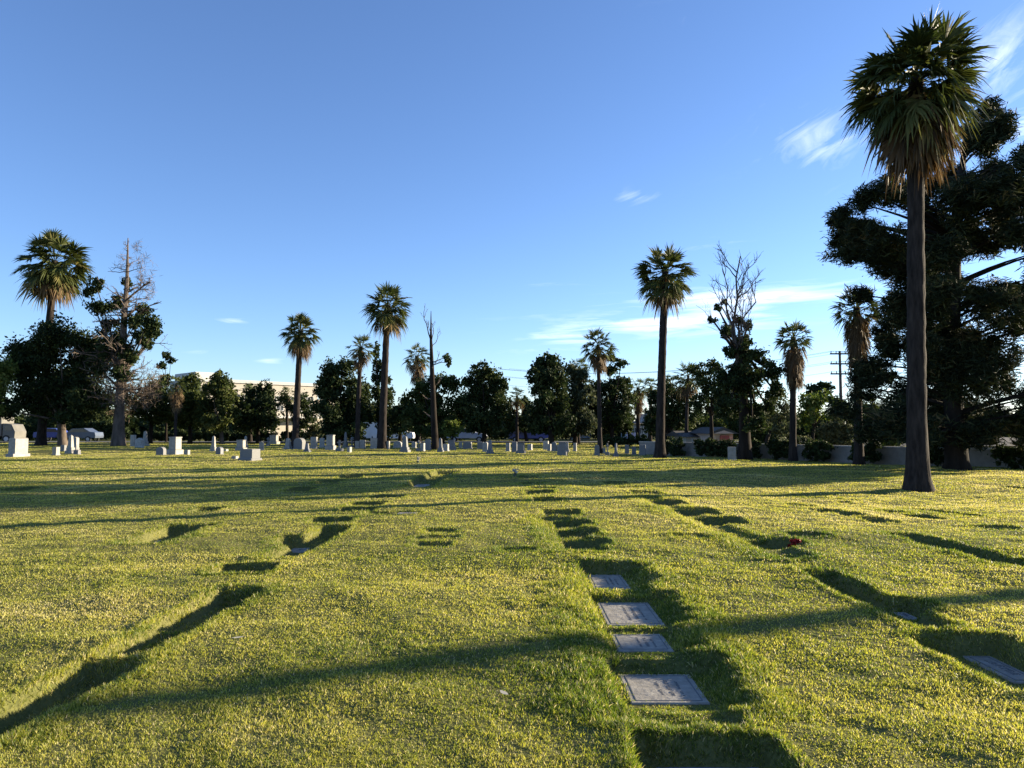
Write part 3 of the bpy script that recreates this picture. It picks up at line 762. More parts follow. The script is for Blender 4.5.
tree('dark small leaved tree left of the dead topped one', 712, 455, [(700, 372, 11, 8), (712, 368, 10, 8), (704, 388, 14, 10), (720, 384, 12, 12), (698, 402, 9, 10), (714, 404, 10, 10), (724, 400, 8, 10)], 'leaf_dark', seed=23, trunk_px=5, cover=2.1, Y=52, sub=13)


def dead_top(root, x, Y, rng):
    b = []
    f0 = atY(740, 400, Y)
    for (qx, qy, r) in [(738, 258, .085), (726, 266, .055), (749, 280, .055), (743, 300, .045), (731, 296, .045)]:
        e = atY(qx, qy, Y) + np.array((0, rng.normal() * .5, 0)); b += dead_branches(rng, f0 + np.array((0, 0, rng.random() * 2)), e, r, 2, .42, 9, .35)
    mesh('bare_branches', b, M['dead_wood'], root)


tree('thick trunked tree with bare dead top and clumped dark leaves', 745, 460, [(722, 306, 5, 4), (729, 300, 4, 4), (719, 316, 5, 4), (742, 318, 8, 6), (750, 325, 6, 6), (733, 330, 8, 8), (720, 332, 5, 5), (745, 340, 9, 7), (732, 352, 9, 8), (752, 360, 13, 9), (738, 374, 14, 10), (764, 372, 12, 9), (748, 392, 18, 12), (770, 392, 10, 12), (728, 394, 11, 11), (756, 410, 16, 9), (738, 412, 12, 8), (772, 408, 8, 9), (722, 408, 12, 10), (745, 424, 12, 7), (764, 424, 12, 9), (735, 384, 16, 12), (752, 376, 14, 10), (722, 380, 10, 9), (744, 352, 9, 8)],
     'leaf_dark', seed=24, trunk_px=14, cover=2.6, extra=dead_top, depth=1.3, fork=5.5, sub=12, tb=.05, taper=.4)
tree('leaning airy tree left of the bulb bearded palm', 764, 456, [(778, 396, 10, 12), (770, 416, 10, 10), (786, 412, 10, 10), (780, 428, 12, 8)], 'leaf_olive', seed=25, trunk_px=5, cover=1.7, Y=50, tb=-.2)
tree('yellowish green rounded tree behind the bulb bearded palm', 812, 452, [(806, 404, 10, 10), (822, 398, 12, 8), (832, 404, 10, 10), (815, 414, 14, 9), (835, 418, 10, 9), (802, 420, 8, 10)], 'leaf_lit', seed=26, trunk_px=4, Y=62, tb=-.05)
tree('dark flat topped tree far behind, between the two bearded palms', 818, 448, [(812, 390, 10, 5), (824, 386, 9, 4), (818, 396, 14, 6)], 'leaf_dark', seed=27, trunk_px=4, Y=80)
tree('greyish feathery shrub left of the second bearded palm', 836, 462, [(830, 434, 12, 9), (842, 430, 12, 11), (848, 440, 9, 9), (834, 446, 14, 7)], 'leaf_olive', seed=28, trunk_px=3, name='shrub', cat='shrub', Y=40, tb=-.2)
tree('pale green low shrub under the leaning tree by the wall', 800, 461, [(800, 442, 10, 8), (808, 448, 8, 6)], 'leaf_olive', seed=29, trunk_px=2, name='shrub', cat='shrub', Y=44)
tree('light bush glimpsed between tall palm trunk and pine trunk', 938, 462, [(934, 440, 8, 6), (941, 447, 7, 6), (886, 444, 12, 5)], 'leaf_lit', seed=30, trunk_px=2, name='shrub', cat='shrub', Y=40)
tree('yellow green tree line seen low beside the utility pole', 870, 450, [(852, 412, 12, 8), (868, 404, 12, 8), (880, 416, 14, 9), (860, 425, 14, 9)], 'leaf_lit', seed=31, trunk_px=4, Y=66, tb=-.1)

# ---- big pine at the right
PINE = [(984, 112, 9, 10), (976, 128, 14, 13), (986, 140, 9, 10), (966, 148, 14, 12), (976, 160, 9, 9), (945, 172, 20, 12), (930, 190, 16, 12), (958, 190, 14, 12),
        (1012, 158, 10, 9), (1004, 170, 14, 9), (992, 184, 16, 8), (1020, 182, 12, 10), (1030, 200, 12, 12), (868, 198, 14, 9), (852, 208, 14, 9), (842, 218, 10, 8), (884, 212, 16, 10),
        (930, 214, 22, 14), (962, 220, 20, 14), (1000, 216, 20, 10), (1030, 226, 16, 8), (854, 234, 20, 10), (884, 240, 20, 12), (930, 244, 24, 16), (970, 248, 24, 14), (1008, 240, 18, 10),
        (845, 258, 10, 8), (870, 264, 20, 10), (906, 270, 20, 14), (948, 276, 26, 16), (988, 272, 22, 12), (1018, 262, 14, 8), (1014, 284, 14, 9), (880, 288, 14, 8), (900, 300, 18, 12),
        (938, 306, 24, 16), (976, 304, 20, 14), (1000, 300, 12, 8), (1022, 324, 10, 8), (1008, 332, 10, 7), (894, 322, 12, 9), (912, 330, 16, 12), (950, 336, 26, 16), (984, 330, 12, 12),
        (892, 350, 13, 8), (906, 360, 16, 10), (946, 366, 28, 16), (980, 360, 16, 14), (886, 376, 13, 7), (900, 386, 20, 12), (946, 396, 30, 16), (986, 384, 22, 12), (1012, 394, 18, 8), (1030, 388, 12, 10),
        (868, 410, 16, 10), (888, 418, 22, 14), (872, 432, 18, 10), (898, 438, 18, 8), (960, 420, 26, 14), (995, 410, 20, 12), (1016, 418, 18, 12), (990, 430, 26, 10), (1022, 438, 18, 10), (960, 436, 20, 8)]


def make_pine():
    rng = np.random.default_rng(77)
    Y = at(957, 470)[1]; x = atY(957, 470, Y)[0]
    root = thing('pine_tree', 'huge dark ragged pine filling the right edge behind the tallest palm', 'pine tree', (x, Y, 0), 'trees around the lawn')
    top = atY(968, 118, Y)
    P = np.array([(x, Y, -.2), (x, Y, .3), (x - .05, Y, 2), atY(952, 330, Y), atY(956, 220, Y), top])
    tr = [tube(P, np.array([.62, .44, .35, .28, .18, .05]), 12, jit=.15, rng=rng)]
    cw = []
    fill = []
    for i, a in enumerate(PINE):
        for b in PINE[:i]:
            if math.hypot(a[0] - b[0], a[1] - b[1]) < 46 and rng.random() < .42:
                m = [(p + q) / 2 for p, q in zip(a, b)]
                if (985 < m[0] and 300 < m[1] < 350) or (m[0] < 886 and 270 < m[1] < 412): continue
                fill.append(tuple(m))
    for (px, py, rx, ry) in PINE + fill:
        c = atY(px, py, Y); dx = abs(c[0] - x); dep = math.sqrt(max(1.0, 3.6 ** 2 - dx * dx * .6))
        c[1] = Y + rng.uniform(-1, 1) * dep * .9
        r = np.array((rx * 1.2, (rx + ry) / 2 * 1.4, ry * 1.5)) / F * Y; cw.append((c, r))
        zt = max(c[2] - dx * .25 - .3, 1.5); t = np.interp(zt, P[:, 2], P[:, 0])
        st = np.array((t, Y, zt)); mid = (st + c) / 2 + np.array((0, 0, .25))
        L = np.linalg.norm(c - st); tr.append(tube(curve3(st, mid, c, 6), np.linspace(.035 + .014 * L, .015, 6), 5))
    mesh('trunk', tr, M['bark'], root, smooth=True)
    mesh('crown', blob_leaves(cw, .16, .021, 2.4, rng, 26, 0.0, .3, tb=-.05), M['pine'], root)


make_pine()
tree('dark tree beyond the right edge behind the wall', 1085, 470, [(1075, 330, 40, 30), (1090, 380, 45, 30), (1070, 420, 35, 20)], 'leaf_dark', seed=40, trunk_px=14, Y=34, group='trees around the lawn')


# bare dead spire
def spire():
    Y = 56.0; x = atY(435, 452, Y)[0]; rng = np.random.default_rng(4)
    root = thing('dead_tree', 'bare dead spire of a tree rising above the dark dome tree', 'dead tree', (x, Y, 0))
    top = atY(431, 311, Y)
    P = np.array([(x, Y, -.2), (x, Y, .5), atY(434, 420, Y), atY(432, 370, Y), atY(431, 340, Y), top])
    mesh('trunk', tube(P, [.34, .27, .22, .17, .1, .02], 8, jit=.1, rng=rng), M['bark'], root, smooth=True)
    b = []
    for (y0, qx, qy, r) in [(345, 424, 312, .06), (340, 436, 322, .04), (350, 440, 330, .04), (362, 446, 356, .05), (365, 449, 362, .05), (382, 422, 380, .05), (400, 424, 396, .06), (418, 424, 412, .07), (372, 440, 352, .04), (335, 427, 322, .03), (390, 442, 378, .05)]:
        b += dead_branches(rng, atY(432, y0, Y), atY(qx, qy, Y) + np.array((0, rng.normal() * .4, 0)), r, 2, .4, 4, .4)
    mesh('bare_branches', b, M['dead_wood'], root)
    mesh('leaf_tuft', blob_leaves([(atY(447, 358, Y), np.array((.4, .4, .4))), (atY(449, 364, Y), np.array((.25, .25, .25)))], .14, .07, 2.4, rng), M['leaf_dark'], root)


spire()


# ------------------------------------------------------------------ right boundary wall and hedges
def line_pt(px):
    a = np.array((19.6, 31.0)); b = np.array((10.8, 43.5)); d = b - a
    k = (px - CX) / F; t = (k * a[1] - a[0]) / (d[0] - k * d[1]); return a + d * t


w0, w1 = np.array((34.0, 10.5)) * 0 + line_pt(1080), line_pt(640)
wc = (w0 + w1) / 2; wv = w1 - w0; wl = np.linalg.norm(wv); wr = math.atan2(wv[1], wv[0])
rt = thing('boundary_wall', 'low pale block wall along the right side behind dark hedges', 'wall', (wc[0], wc[1], 0))
mesh('wall', box((wc[0], wc[1], .3), (wl, .2, .8), wr), M['wall_block'], rt)
mesh('coping', box((wc[0], wc[1], .73), (wl, .28, .06), wr), M['weathered'], rt)
for (pa, pb, lab) in [(672, 690, 'small dark clipped hedge just right of the lone palm'), (708, 720, 'narrow dark clipped hedge by the pinkish house'), (727, 739, 'dark clipped hedge just left of the thick trunked tree'),
                      (753, 765, 'dark clipped hedge right of the thick trunked tree'), (779, 797, 'square dark hedge at the foot of the bulb bearded palm'), (815, 835, 'square dark hedge between the two bearded palms'),
                      (862, 884, 'wide dark hedge left of the tallest palm trunk'), (930, 948, 'dark hedge between tallest palm and pine trunk'), (1004, 1040, 'dark hedge at the right edge beyond the pine')]:
    p0, p1 = line_pt(pa), line_pt(pb); c = (p0 + p1) / 2; n = np.array((-math.sin(wr), math.cos(wr)));
    n = n if n[1] < 0 else -n
    c = c + n * .75; L = np.linalg.norm(p1 - p0); rng = np.random.default_rng(pa)
    cl = []
    for q in np.linspace(-.5, .5, max(3, int(L / .5))):
        for zz in (.3, .72):
            cc = c + (p1 - p0) * q * .8; cl.append((np.array((cc[0], cc[1], zz)), np.array((.36, .36, .32))))
    props(mesh('hedge', blob_leaves(cl, .07, .04, 3.2, rng, 8), M['leaf_dark'], base=(c[0], c[1], 0)), lab, 'hedge', 'clipped hedges in front of the wall')


def low_hedge(pa, pb, Y, h, lab, mat='leaf_dark'):
    rng = np.random.default_rng(pa); xa, xb = atY(pa, 440, Y)[0], atY(pb, 440, Y)[0]; cl = []
    for q in np.arange(xa, xb, h * .6):
        cl.append((np.array((q, Y, h * .5)), np.array((h * .5, h * .4, h * .52))))
    props(mesh('hedge', blob_leaves(cl, .14, .08, 3.4, rng, 6), M[mat], base=((xa + xb) / 2, Y, 0)), lab, 'hedge')


low_hedge(150, 330, 84, 1.3, 'long low dark hedge in front of the pale building')
low_hedge(330, 420, 86, 2.7, 'low dark hedge behind the central palms')
low_hedge(420, 560, 90, 2.7, 'low dark hedge in the gaps behind the middle gravestones')
low_hedge(608, 650, 62, 1.0, 'short dark trimmed hedge between mid palm and lone palm')
low_hedge(690, 1080, 78, 3.2, 'continuous dark shrubbery far beyond the right boundary wall', 'leaf_mid')
low_hedge(0, 130, 98, 2.7, 'low dark hedge behind the far left trees')

def far_wood():
    rng = np.random.default_rng(8); cl = []
    for px in np.arange(-150, 1150, 5.0):
        if 262 < px < 330 or 631 < px < 646: continue
        Y = rng.uniform(102, 116); top = 412 + 14 * (vnoise(np.array([px]), np.array([0.]), 38, 3)[0] - .5) + rng.normal(0, 3)
        if 835 < px < 880: top += 8
        z = atY(px, top, Y)[2]; x = atY(px, 430, Y)[0]
        cl.append((np.array((x, Y, z * .68)), np.array((1.3, 1.3, z * .32)))); cl.append((np.array((x, Y, z * .3)), np.array((1.3, 1.3, z * .34))))
    props(mesh('far_wood', blob_leaves(cl, .3, .15, 1.5, rng, 12), M['leaf_dark']), 'far belt of dark trees closing the view behind the cemetery', 'trees', kind='stuff')


far_wood()

# road behind the graves
x0, x1 = -120, 60
rd = box((0, 80.5, .11), (240, 3.4, .06)); props(mesh('road', rd, M['asphalt']), kind='structure')


# ------------------------------------------------------------------ buildings
def windows(root, x0, x1, z0, z1, Y, nx, nz, fx=.62, fz=.55, mat='glass'):
    for i in range(nx):
        for k in range(nz):
            cx = x0 + (x1 - x0) * (i + .5) / nx; cz = z0 + (z1 - z0) * (k + .5) / nz
            w, h = (x1 - x0) / nx * fx, (z1 - z0) / nz * fz
            f = mesh('window', [box((cx, Y, cz + h / 2 + .06), (w + .24, .12, .12)), box((cx, Y, cz - h / 2 - .06), (w + .24, .16, .12)),
                                box((cx - w / 2 - .06, Y, cz), (.12, .11, h)), box((cx + w / 2 + .06, Y, cz), (.12, .11, h)), box((cx, Y, cz), (.06, .1, h))], M['render_white'], root)
            mesh('pane', box((cx, Y + .02, cz), (w - .002, .04, h - .002)), M[mat], f)


def pale_building():
    Y = 125.0; xa, xb = atY(196, 430, Y)[0], atY(328, 430, Y)[0]
    xc = (xa + xb) / 2; xa, xb = xc + (xa - xc) * .95, xc + (xb - xc) * 1.5
    root = thing('office_building', 'pale cream flat roofed building of several storeys behind the left trees', 'building', ((xa + xb) / 2, Y, 0))
    zt = atY(250, 385, Y)[2]
    xm = xc + (atY(302, 430, Y)[0] - xc) * 1.5; root.rotation_euler.z = R(46)
    wing_t = atY(310, 398, Y)[2]
    mesh('wall', [box(((xa + xm) / 2, Y + 6, zt / 2), (xm - xa, 12, zt)), box(((xm + xb) / 2 + .01, Y + 7, wing_t / 2), (xb - xm, 12, wing_t))], M['render_cream'], root)
    mesh('roof_parapet', [box(((xa + xm) / 2, Y + 6, zt + .25), (xm - xa + .5, 12.5, .5))], M['render_white'], root)
    xl0, xl1 = xa, xa + 3.5; zl = atY(205, 379, Y)[2]
    mesh('stair_tower', box(((xl0 + xl1) / 2, Y + 6, zl / 2 + .3), (xl1 - xl0, 8, zl + .6)), M['render_white'], root)
    windows(root, xa + 3, xm - .5, 4.2, zt - 1.6, Y - .03, 9, 2)
    windows(root, xm + .4, xb - .4, 3.6, wing_t - .6, Y + .97, 3, 2)
    mesh('canopy', box((xm - 4, Y - 1.2, 3.4), (12, 2.4, .35)), M['render_white'], root)


pale_building()


def house(label, px0, px1, eave_py, ridge_py, Y, wall, name='house', nw=2, win=True, gable=False, roof='roof', extra=None, base=0):
    xa, xb = atY(px0, 440, Y)[0], atY(px1, 440, Y)[0]; ze, zr = atY(px0, eave_py, Y)[2], atY(px0, ridge_py, Y)[2]
    root = thing(name, label, 'house', ((xa + xb) / 2, Y, 0)); cx = (xa + xb) / 2; w = xb - xa
    mesh('wall', box((cx, Y + 3, ze / 2), (w, 6, ze)), M[wall], root)
    if gable:
        mesh('roof', [prism([(-w / 2 - .4, ze + .02), (w / 2 + .4, ze + .02), (0, zr)], -.4, 6.4, (cx, Y, 0))], M[roof], root)
        mesh('gable_wall', prism([(-w / 2, ze + .03), (w / 2, ze + .03), (0, zr - .25)], -.43, -.41, (cx, Y, 0)), M[wall], root)
    else:
        mesh('roof', prism([(-.5, ze + .02), (6.5, ze + .02), (5.0, zr), (1.5, zr)], -w / 2 - .4, w / 2 + .4, (cx, Y, 0), PI / 2) if False else
             prism([(-3.5, ze + .02), (3.5, ze + .02), (0, zr)], -w / 2 - .4, w / 2 + .4, (cx, Y + 3, 0), -PI / 2), M[roof], root)
    if win: windows(root, xa + .4, xb - .4, .5, ze - .1, Y - .03, nw, 1, .4, .5)
    if extra: extra(root, xa, xb, ze, Y)
    return root


def red_panel(root, xa, xb, ze, Y):
    c = atY(724, 438, Y); mesh('awning', box((c[0], Y - .15, c[2]), (.7, .25, .4), 0, .9), M['red'], root)


house('pinkish house with a grey gable roof behind the right hedges', 712, 733, 434, 427, 56, 'render_pink', gable=True, nw=1, win=False, extra=red_panel)
house('low cream house with shingled roof left of the pinkish one', 686, 708, 437, 431, 60, 'render_cream', nw=2)
house('long low white house with dark windows behind the pine trunk', 966, 1040, 446, 438, 42, 'render_white', nw=5)
house('small pale house glimpsed between the palm trunks at right', 868, 905, 446, 440, 52, 'render_white', nw=3)


def lilac_sign(root, xa, xb, ze, Y):
    c = atY(632, 437, Y); mesh('sign_panel', box((c[0], Y - .2, c[2]), (1.5, .12, 1.1)), M['sign'], root)


def tower_house():
    Y = 95.0
    r = house('grey flat fronted building in the sky gap by the small bearded palm', 628, 648, 424, 421, Y, 'render_grey', nw=2, extra=lilac_sign, name='commercial_building'); r['category'] = 'building'
    c = atY(645, 424, Y); mesh('roof_box', box((c[0], Y + 2, c[2] + .3), (1.1, 2, 2.0)), M['render_grey'], r)


tower_house()
house('pale low building glimpsed under the weeping trees', 574, 590, 438, 434, 98, 'render_cream', nw=2, name='outbuilding')


# ------------------------------------------------------------------ vehicles
def wheel(root, x, y, r):
    th = np.linspace(0, 2 * PI, 17)[:-1]
    w = mesh('wheel', prism([(r * math.cos(a), r + r * math.sin(a)) for a in th], -.11, .11, (x, y, 0)), M['tyre'], root)
    mesh('rim', prism([(r * .58 * math.cos(a), r + r * .58 * math.sin(a)) for a in th], -.12, .12, (x, y, 0)), M['rim'], w)


def car(label, px, Y, paint, flip=1, van=False):
    x = atY(px, 440, Y)[0]; s = flip
    root = thing('parked_car' if not van else 'parked_van', label, 'van' if van else 'car', (x, Y, 0), 'vehicles parked behind the trees')
    z0 = .12
    if van:
        prof = [(-2.4, .35), (2.35, .35), (2.45, .9), (2.0, 1.15), (1.45, 1.95), (1.1, 2.1), (-2.35, 2.1), (-2.42, 1.2)]
        glass = [(1.85, 1.2), (1.42, 1.85), (.5, 1.85), (.5, 1.2)]
    else:
        prof = [(-2.2, .35), (2.15, .35), (2.25, .62), (2.1, .82), (1.05, .95), (.45, 1.42), (-.9, 1.46), (-1.6, 1.05), (-2.15, .98), (-2.25, .6)]
        glass = [(.9, .98), (.38, 1.36), (-.85, 1.4), (-1.42, 1.04)]
    pr = [(a * s, b + z0) for a, b in prof]; gl = [(a * s, b + z0) for a, b in glass]
    if s < 0: pr, gl = pr[::-1], gl[::-1]
    mesh('body', prism(pr, -.88, .88, (x, Y, 0)), M[paint], root)
    mesh('side_window', prism(gl, -.893, -.884, (x, Y, 0)), M['glass'], root)
    mesh('bumper', box((x + s * 2.26, Y, .5 + z0), (.16, 1.6, .22), 0, 1, .04), M['tyre'], root)
    for dx in (-1.4, 1.4):
        for dy in (-.82, .82): wheel(root, x + dx, Y + dy, .33)
    return root


car('white van parked left of the tall central palm trunk', 374, 84, 'car_white', 1, True)
car('white rounded car just right of the tall central palm trunk', 394, 83, 'car_white', -1)
car('pale silver lilac car under the round topped centre tree', 467, 84, 'car_silver', 1)
car('blue car behind the thin stemmed small palm', 528, 83, 'car_blue', 1)
car('dark blue grey car behind the far left tree trunks', 80, 86, 'car_slate', -1)
car('vivid blue car between the far left trunks', 56, 90, 'car_blue', 1)


def truck():
    Y = 82.0; xb = atY(20, 440, Y)[0]; x = xb - 3.2
    root = thing('box_truck', 'khaki box truck at the far left edge under the trees', 'truck', (x, Y, 0), 'vehicles parked behind the trees')
    mesh('cargo_box', box((x - .6, Y, 1.75), (4.8, 2.1, 2.1), 0, 1, .05), M['truck'], root)
    c = mesh('cab', prism([(1.9, .5), (3.2, .5), (3.25, 1.2), (2.85, 2.0), (1.9, 2.1)], -.95, .95, (x, Y, 0)), M['truck'], root)
    mesh('side_window', prism([(2.1, 1.3), (2.95, 1.3), (2.7, 1.9), (2.1, 1.9)], -.96, -.953, (x, Y, 0)), M['glass'], c)
    mesh('chassis', box((x, Y, .6), (6.2, .9, .2)), M['tyre'], root)
    for dx in (-2.0, 2.3):
        for dy in (-.85, .85): wheel(root, x + dx, Y + dy, .42)


truck()


# ------------------------------------------------------------------ utility pole
def upole():
    Y = 74.0; b = atY(842, 440, Y); top = atY(842, 351, Y); x = b[0]
    root = thing('utility_pole', 'dark wooden utility pole with three crossarms beside the second bearded palm', 'utility pole', (x, Y, 0))
    mesh('pole', tube([(x, Y, -.2), (x, Y, 4), (x, Y, top[2])], [.2, .17, .12], 8), M['pole_wood'], root, smooth=True)
    ends = []
    for py in (354, 364, 374):
        z = atY(842, py, Y)[2]
        a = mesh('crossarm', box((x, Y - .2, z), (2.1, .12, .14)), M['pole_wood'], root); ins = []
        for dx in (-.95, -.45, .45, .95):
            ins.append(tube([(x + dx, Y - .2, z + .07), (x + dx, Y - .2, z + .26)], [.05, .04], 6)); ends.append((x + dx, z + .27))
        mesh('insulators', ins, M['glass'], a)
    w = []
    for (ex, ez) in ends[::3] + ends[1::4]:
        for sgn in (-1, 1):
            t = np.linspace(0, 1, 24)
            # both directions run along the street behind the wall
            X = ex + sgn * t * 34; Yp = Y - .2 + (sgn * -22) * t; Z = ez - 1.3 * 4 * t * (1 - t)
            w.append(tube(np.stack([X, Yp, Z], 1), .012, 4))
    props(mesh('power_lines', w, M['tyre'], base=(x, Y, 0)), 'thin dark overhead wires strung from the utility pole', 'power line')


upole()

# ------------------------------------------------------------------ gravestones
ST = {'w': 'marble', 'g': 'granite', 'd': 'dark_stone', 'o': 'weathered'}


def stone(px, py, w, h, kind, tone, label, rot=None, thick=None):
    if rot is None: rot = -.22 + .3 * (((px * 37) % 10) / 10 - .5)
    x, Y = at(px, py); W, Hh = w / F * Y, h / F * Y; m = M[ST[tone]]; D = thick if thick else max(.25, min(W * .6, .55))
    root = thing('gravestone', label, 'gravestone', (x, Y, 0), 'upright gravestones across the far lawn')
    rng = random.Random(int(px * 7 + py)); z0 = -.15
    bh = Hh * rng.uniform(.12, .2)
    def bx(cz, s, top=1.0, bev=.02): return box((x, Y, cz), s, rot, top, bev)
    if kind in ('slab', 'round', 'peak', 'block'):
        mesh('base', bx((bh + z0) / 2, (W * 1.12, D * 1.35, bh - z0)), m, root)
        if kind == 'block': poly = [(-W / 2, bh), (W / 2, bh), (W / 2, Hh * .95), (W * .3, Hh), (-W * .3, Hh), (-W / 2, Hh * .95)]
        elif kind == 'slab': poly = [(-W / 2, bh), (W / 2, bh), (W / 2, Hh * .97), (W * .44, Hh), (-W * .44, Hh), (-W / 2, Hh * .97)]
        elif kind == 'round': poly = [(-W / 2, bh), (W / 2, bh)] + [(W / 2 * math.cos(a), Hh - W * .4 + W * .4 * math.sin(a)) for a in np.linspace(0, PI, 11)]
        else: poly = [(-W / 2, bh), (W / 2, bh), (W / 2, Hh * .82), (0, Hh), (-W / 2, Hh * .82)]
        mesh('tablet', prism(poly, -D / 2, D / 2, (x, Y, 0), rot), m, root)
    elif kind == 'tier':
        mesh('base', bx((Hh * .3 + z0) / 2, (W * 1.3, D * 1.9, Hh * .3 - z0)), m, root)
        mesh('die', bx(Hh * .62, (W, D * 1.4, Hh * .64), .96), m, root)
        mesh('cap', bx(Hh * .97, (W * 1.06, D * 1.5, Hh * .06)), m, root)
    elif kind == 'obelisk':
        mesh('base', bx((Hh * .14 + z0) / 2, (W * 1.5, W * 1.5, Hh * .14 - z0)), m, root)
        mesh('plinth', bx(Hh * .22, (W * 1.15, W * 1.15, Hh * .16)), m, root)
        mesh('shaft', [bx(Hh * .62, (W * .85, W * .85, Hh * .64), .66, .01), box((x, Y, Hh * .97), (W * .55, W * .55, Hh * .06), rot, .1)], m, root)
    elif kind == 'cross':
        mesh('base', bx((Hh * .25 + z0) / 2, (W * 1.1, W * .9, Hh * .25 - z0)), m, root)
        mesh('cross', [bx(Hh * .62, (W * .3, W * .3, Hh * .74)), box((x, Y, Hh * .78), (W * .85, W * .28, Hh * .12), rot)], m, root)
    return root


def G(*a, **k): stone(*a, **k)


G(18, 456, 9, 18, 'block', 'w', 'big bright cubic gravestone at the far left edge', thick=.8, rot=-.3)
G(56, 455, 5, 8, 'slab', 'w', 'short white gravestone alone right of the big left cube')
G(63.5, 451, 4, 6, 'slab', 'g', 'small grey stone tucked beside the white pair below the broad dark tree')
G(70.5, 453, 5, 18, 'obelisk', 'w', 'white obelisk, left of a close pair below the broad dark tree')
G(75.5, 450, 5, 13, 'round', 'w', 'white rounded gravestone behind the white obelisk')
G(77, 454, 5, 4, 'slab', 'd', 'low dark block at the foot of the white pair')
G(133, 447, 4.5, 12, 'slab', 'w', 'narrow white gravestone right of the half dead conifer trunk')
G(139.5, 448, 7, 10, 'peak', 'o', 'pointed grey gravestone right of the half dead conifer')
G(145, 446, 4, 15, 'obelisk', 'w', 'slender white obelisk behind the pointed grey stone')
G(150.5, 443, 3, 7, 'slab', 'w', 'tiny far white stone right of the slender obelisk')
G(161, 456, 8, 9, 'round', 'g', 'round topped grey stone left of the white two tier monument')
G(175, 455, 8, 18, 'tier', 'w', 'white two tier monument below the small drooping palm', thick=.4)
G(187, 456, 4, 6, 'slab', 'w', 'small white slab just right of the two tier monument')
G(213.5, 452, 4, 16, 'obelisk', 'w', 'tapering white obelisk below the conical tree')
G(219.5, 455, 6, 8, 'round', 'd', 'dark rounded stone right of the tapering obelisk')
G(225.5, 452, 4, 3, 'slab', 'w', 'tiny pale block right of the dark rounded stone')
G(241, 451, 7, 11, 'tier', 'w', 'pale two step stone behind the wide grey slab')
G(245.5, 448, 3, 12, 'obelisk', 'w', 'thin pale obelisk behind the wide grey slab')
G(235, 459, 5, 3, 'slab', 'w', 'low pale block in the grass left of the wide grey slab')
G(250, 460, 15, 11, 'slab', 'g', 'wide grey slab monument, nearest of the left graves', thick=.6)
G(261.5, 451, 4.5, 10, 'peak', 'w', 'leaning pale pointed stone right of the wide slab', rot=.3)
G(274, 444, 7, 9, 'tier', 'w', 'far white stepped monument before the building canopy')
G(288, 450, 5.5, 12, 'obelisk', 'w', 'white obelisk just left of the medium palm trunk')
G(299.5, 450, 10, 12, 'round', 'g', 'broad grey rounded stone at the medium palm foot')
G(307, 452, 4.5, 9, 'obelisk', 'd', 'short dark obelisk right of the medium palm')
G(314, 449, 6, 12, 'slab', 'w', 'bright white slab right of the short dark obelisk')
G(330.5, 450, 7, 15, 'tier', 'w', 'tall pale monument under the big dense tree')
G(339.5, 451, 6, 11, 'cross', 'g', 'grey cross stone right of the tall pale monument')
G(345.5, 448, 3.2, 16, 'obelisk', 'g', 'needle thin grey obelisk under the dense tree')
G(349.5, 453, 3, 6, 'slab', 'w', 'little white upright block nearest under the dense tree')
G(352, 448, 4.5, 11, 'cross', 'd', 'dark cross under the shorter central palm')
G(357.5, 449, 4, 8, 'slab', 'w', 'white slab, left of two beside the shorter palm trunk')
G(362.5, 449, 5, 9, 'slab', 'w', 'larger white slab, right of two beside the shorter palm trunk')
G(374.5, 449, 7, 11, 'slab', 'w', 'white slab against the left of the tall central palm trunk')
G(387.5, 449, 4, 8, 'slab', 'w', 'white stone against the right of the tall central palm trunk')
G(398, 448, 8, 7, 'round', 'o', 'low weathered stone right of the tall central palm')
G(405, 452, 6, 16, 'obelisk', 'g', 'stout grey obelisk midway between central palm and spire')
G(414, 448, 4, 6, 'slab', 'o', 'low weathered block right of the stout obelisk')
G(418.5, 451, 4, 11, 'cross', 'd', 'dark cross left of the dead spire foot')
G(422.5, 451, 4, 8, 'slab', 'w', 'pale slab left of the dead spire foot')
G(428, 450, 5, 11, 'round', 'g', 'grey rounded stone touching the left of the spire trunk')
G(440.5, 452, 4, 14, 'obelisk', 'g', 'grey obelisk touching the right of the spire trunk')
G(446, 451, 5, 7, 'slab', 'o', 'low weathered slab right of the spire obelisk')
G(451.5, 450, 6, 10, 'tier', 'd', 'dark stepped stone below the sunny ball bush')
G(460.5, 448, 3, 6, 'slab', 'w', 'little white stone left of the silver lilac car')
G(467.5, 449, 8, 7, 'slab', 'g', 'wide low grey slab before the silver lilac car')
G(480.5, 449, 6, 7, 'slab', 'g', 'low grey slab below the round topped centre tree')
G(485.5, 452, 5, 10, 'round', 'w', 'pale rounded stone, left of a close pair near centre')
G(490, 454, 4.5, 14, 'obelisk', 'd', 'dark obelisk, right of a close pair near centre')
G(508, 451, 4, 8, 'slab', 'w', 'pale slab left of the thin stemmed small palm')
G(514.5, 452, 5, 10, 'slab', 'd', 'dark slab at the thin stemmed palm foot')
G(521, 454, 7, 11, 'tier', 'g', 'grey stepped stone right of the thin stemmed palm')
G(546, 450, 5, 9, 'slab', 'o', 'weathered slab under the left weeping tree')
G(549.5, 451, 3, 7, 'slab', 'w', 'narrow bright white stone under the left weeping tree')
G(554, 452, 5, 10, 'round', 'g', 'grey rounded stone between two narrow white ones')
G(558.5, 452, 3, 7, 'slab', 'w', 'narrow white stone left of the big shaded monument')
G(562.5, 455, 7, 13, 'tier', 'g', 'big shaded two tier monument below the weeping trees')
G(567.5, 452, 3, 10, 'obelisk', 'w', 'white obelisk right of the big shaded monument')
G(575, 451, 3, 8, 'slab', 'w', 'bright white slab under the right weeping tree')
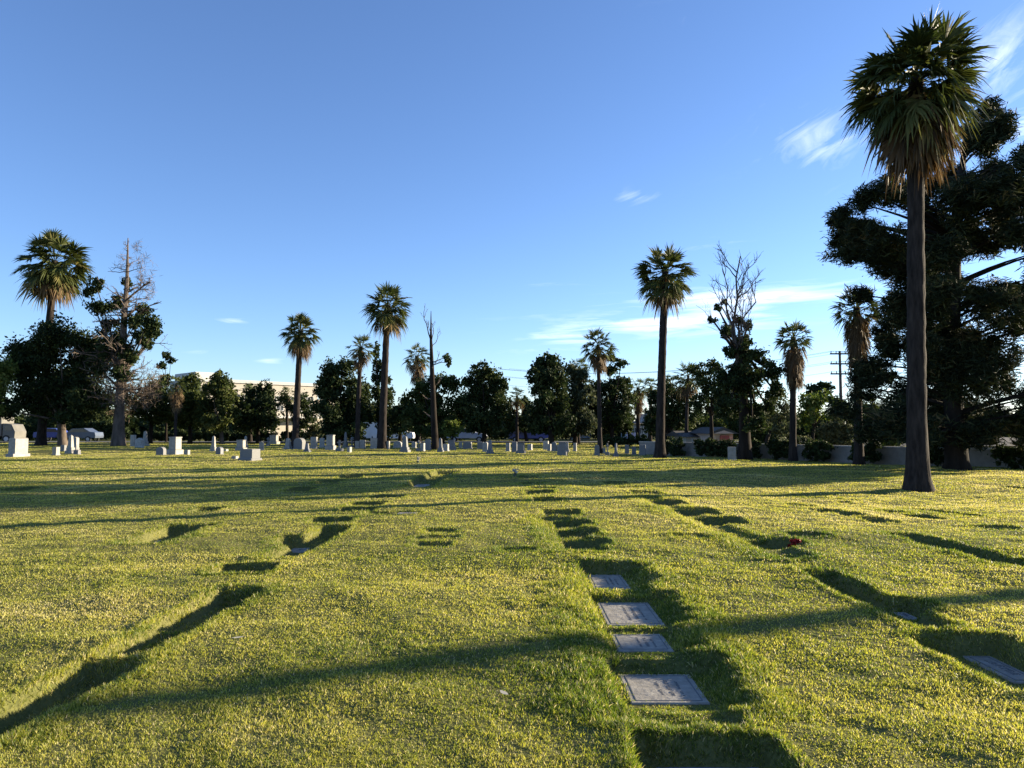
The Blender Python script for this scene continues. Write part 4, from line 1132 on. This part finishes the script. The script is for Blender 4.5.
G(597, 455, 5, 10, 'round', 'g', 'grey rounded stone against the mid palm foot')
G(603.5, 453, 4, 5, 'slab', 'w', 'low pale stone right of the mid palm foot')
G(607.5, 455, 4, 12, 'cross', 'g', 'grey cross right of the mid palm foot')
G(616, 456, 3, 13, 'obelisk', 'd', 'thin dark obelisk left of the trimmed hedge')
G(627, 453, 4, 8, 'slab', 'g', 'grey slab before the trimmed hedge, leftmost of three')
G(634, 454, 4, 7, 'slab', 'd', 'dark low slab before the trimmed hedge, middle of three')
G(642.5, 455, 6, 10, 'slab', 'g', 'grey slab before the trimmed hedge, rightmost of three')
G(679, 455, 4, 9, 'cross', 'd', 'dark cross right of the tall lone palm')
G(732, 461, 8, 14, 'slab', 'w', 'pale upright slab between hedges left of the thick trunk')
G(268, 446, 3, 9, 'cross', 'g', 'small far grey cross left of the stepped monument')
G(322, 447, 4, 9, 'slab', 'o', 'weathered far slab left of the tall pale monument')
G(530, 450, 4, 6, 'slab', 'o', 'low weathered stone in front of the blue car')


# ------------------------------------------------------------------ flowers and litter on the lawn
def bouquet(px, py, mat, label, s=1.0, seed=0):
    x, y = at(px, py); z = gz(x, y); rng = np.random.default_rng(seed)
    root = thing('flower_bouquet', label, 'flowers', (x, y, z), None)
    mesh('vase', tube([(x, y, z - .03), (x, y, z + .08 * s)], [.035 * s, .055 * s], 9), M['terracotta'], root)
    st, bl = [], []
    for k in range(14):
        a = rng.random() * 2 * PI; r = rng.random() * .09 * s; hz = z + rng.uniform(.10, .20) * s
        e = np.array((x + math.cos(a) * r, y + math.sin(a) * r, hz)); st.append(tube([(x, y, z + .05 * s), e], [.004, .003], 4))
        bl += blob_leaves([(e, np.array((.028, .028, .024)) * s)], .016 * s, .012 * s, 4, rng, 6)
    mesh('stems', st, M['leaf_mid'], root); mesh('blossoms', bl, M[mat], root)


bouquet(795, 548, 'flower_red', 'dark red flowers standing by the pale marker on the right lawn', .85, 1)
bouquet(515, 478, 'flower_white', 'whitish flower bunch on the lawn in the middle distance', 1.1, 2)
bouquet(418, 463, 'flower_white', 'small faded flower bunch far off near the gravestones', 1.3, 3)
for (px, py, rot, lab) in [(238, 643, .5, 'pale dry leaf lying on the left foreground grass'), (504, 696, 2.1, 'pale curled dry leaf lying on the central foreground grass')]:
    x, y = at(px, py, .035); z = gz(x, y) + .03
    u = np.linspace(-1, 1, 7); V = []
    for t in u:
        wv_ = .016 * (1 - t * t) + .001
        for s in (-1, 1): V.append((t * .045, s * wv_, .012 * abs(s) * (1 - t * t) + .014 * t * t))
    V = np.array(V); c_, s_ = math.cos(rot), math.sin(rot)
    V = np.stack([V[:, 0] * c_ - V[:, 1] * s_ + x, V[:, 0] * s_ + V[:, 1] * c_ + y, V[:, 2] + z], 1)
    Fq = np.array([[2 * i, 2 * i + 1, 2 * i + 3, 2 * i + 2] for i in range(6)])
    props(mesh('fallen_leaf', (V, Fq), M['dry_leaf'], base=(x, y, z)), lab, 'leaf', 'fallen leaves on the grass')
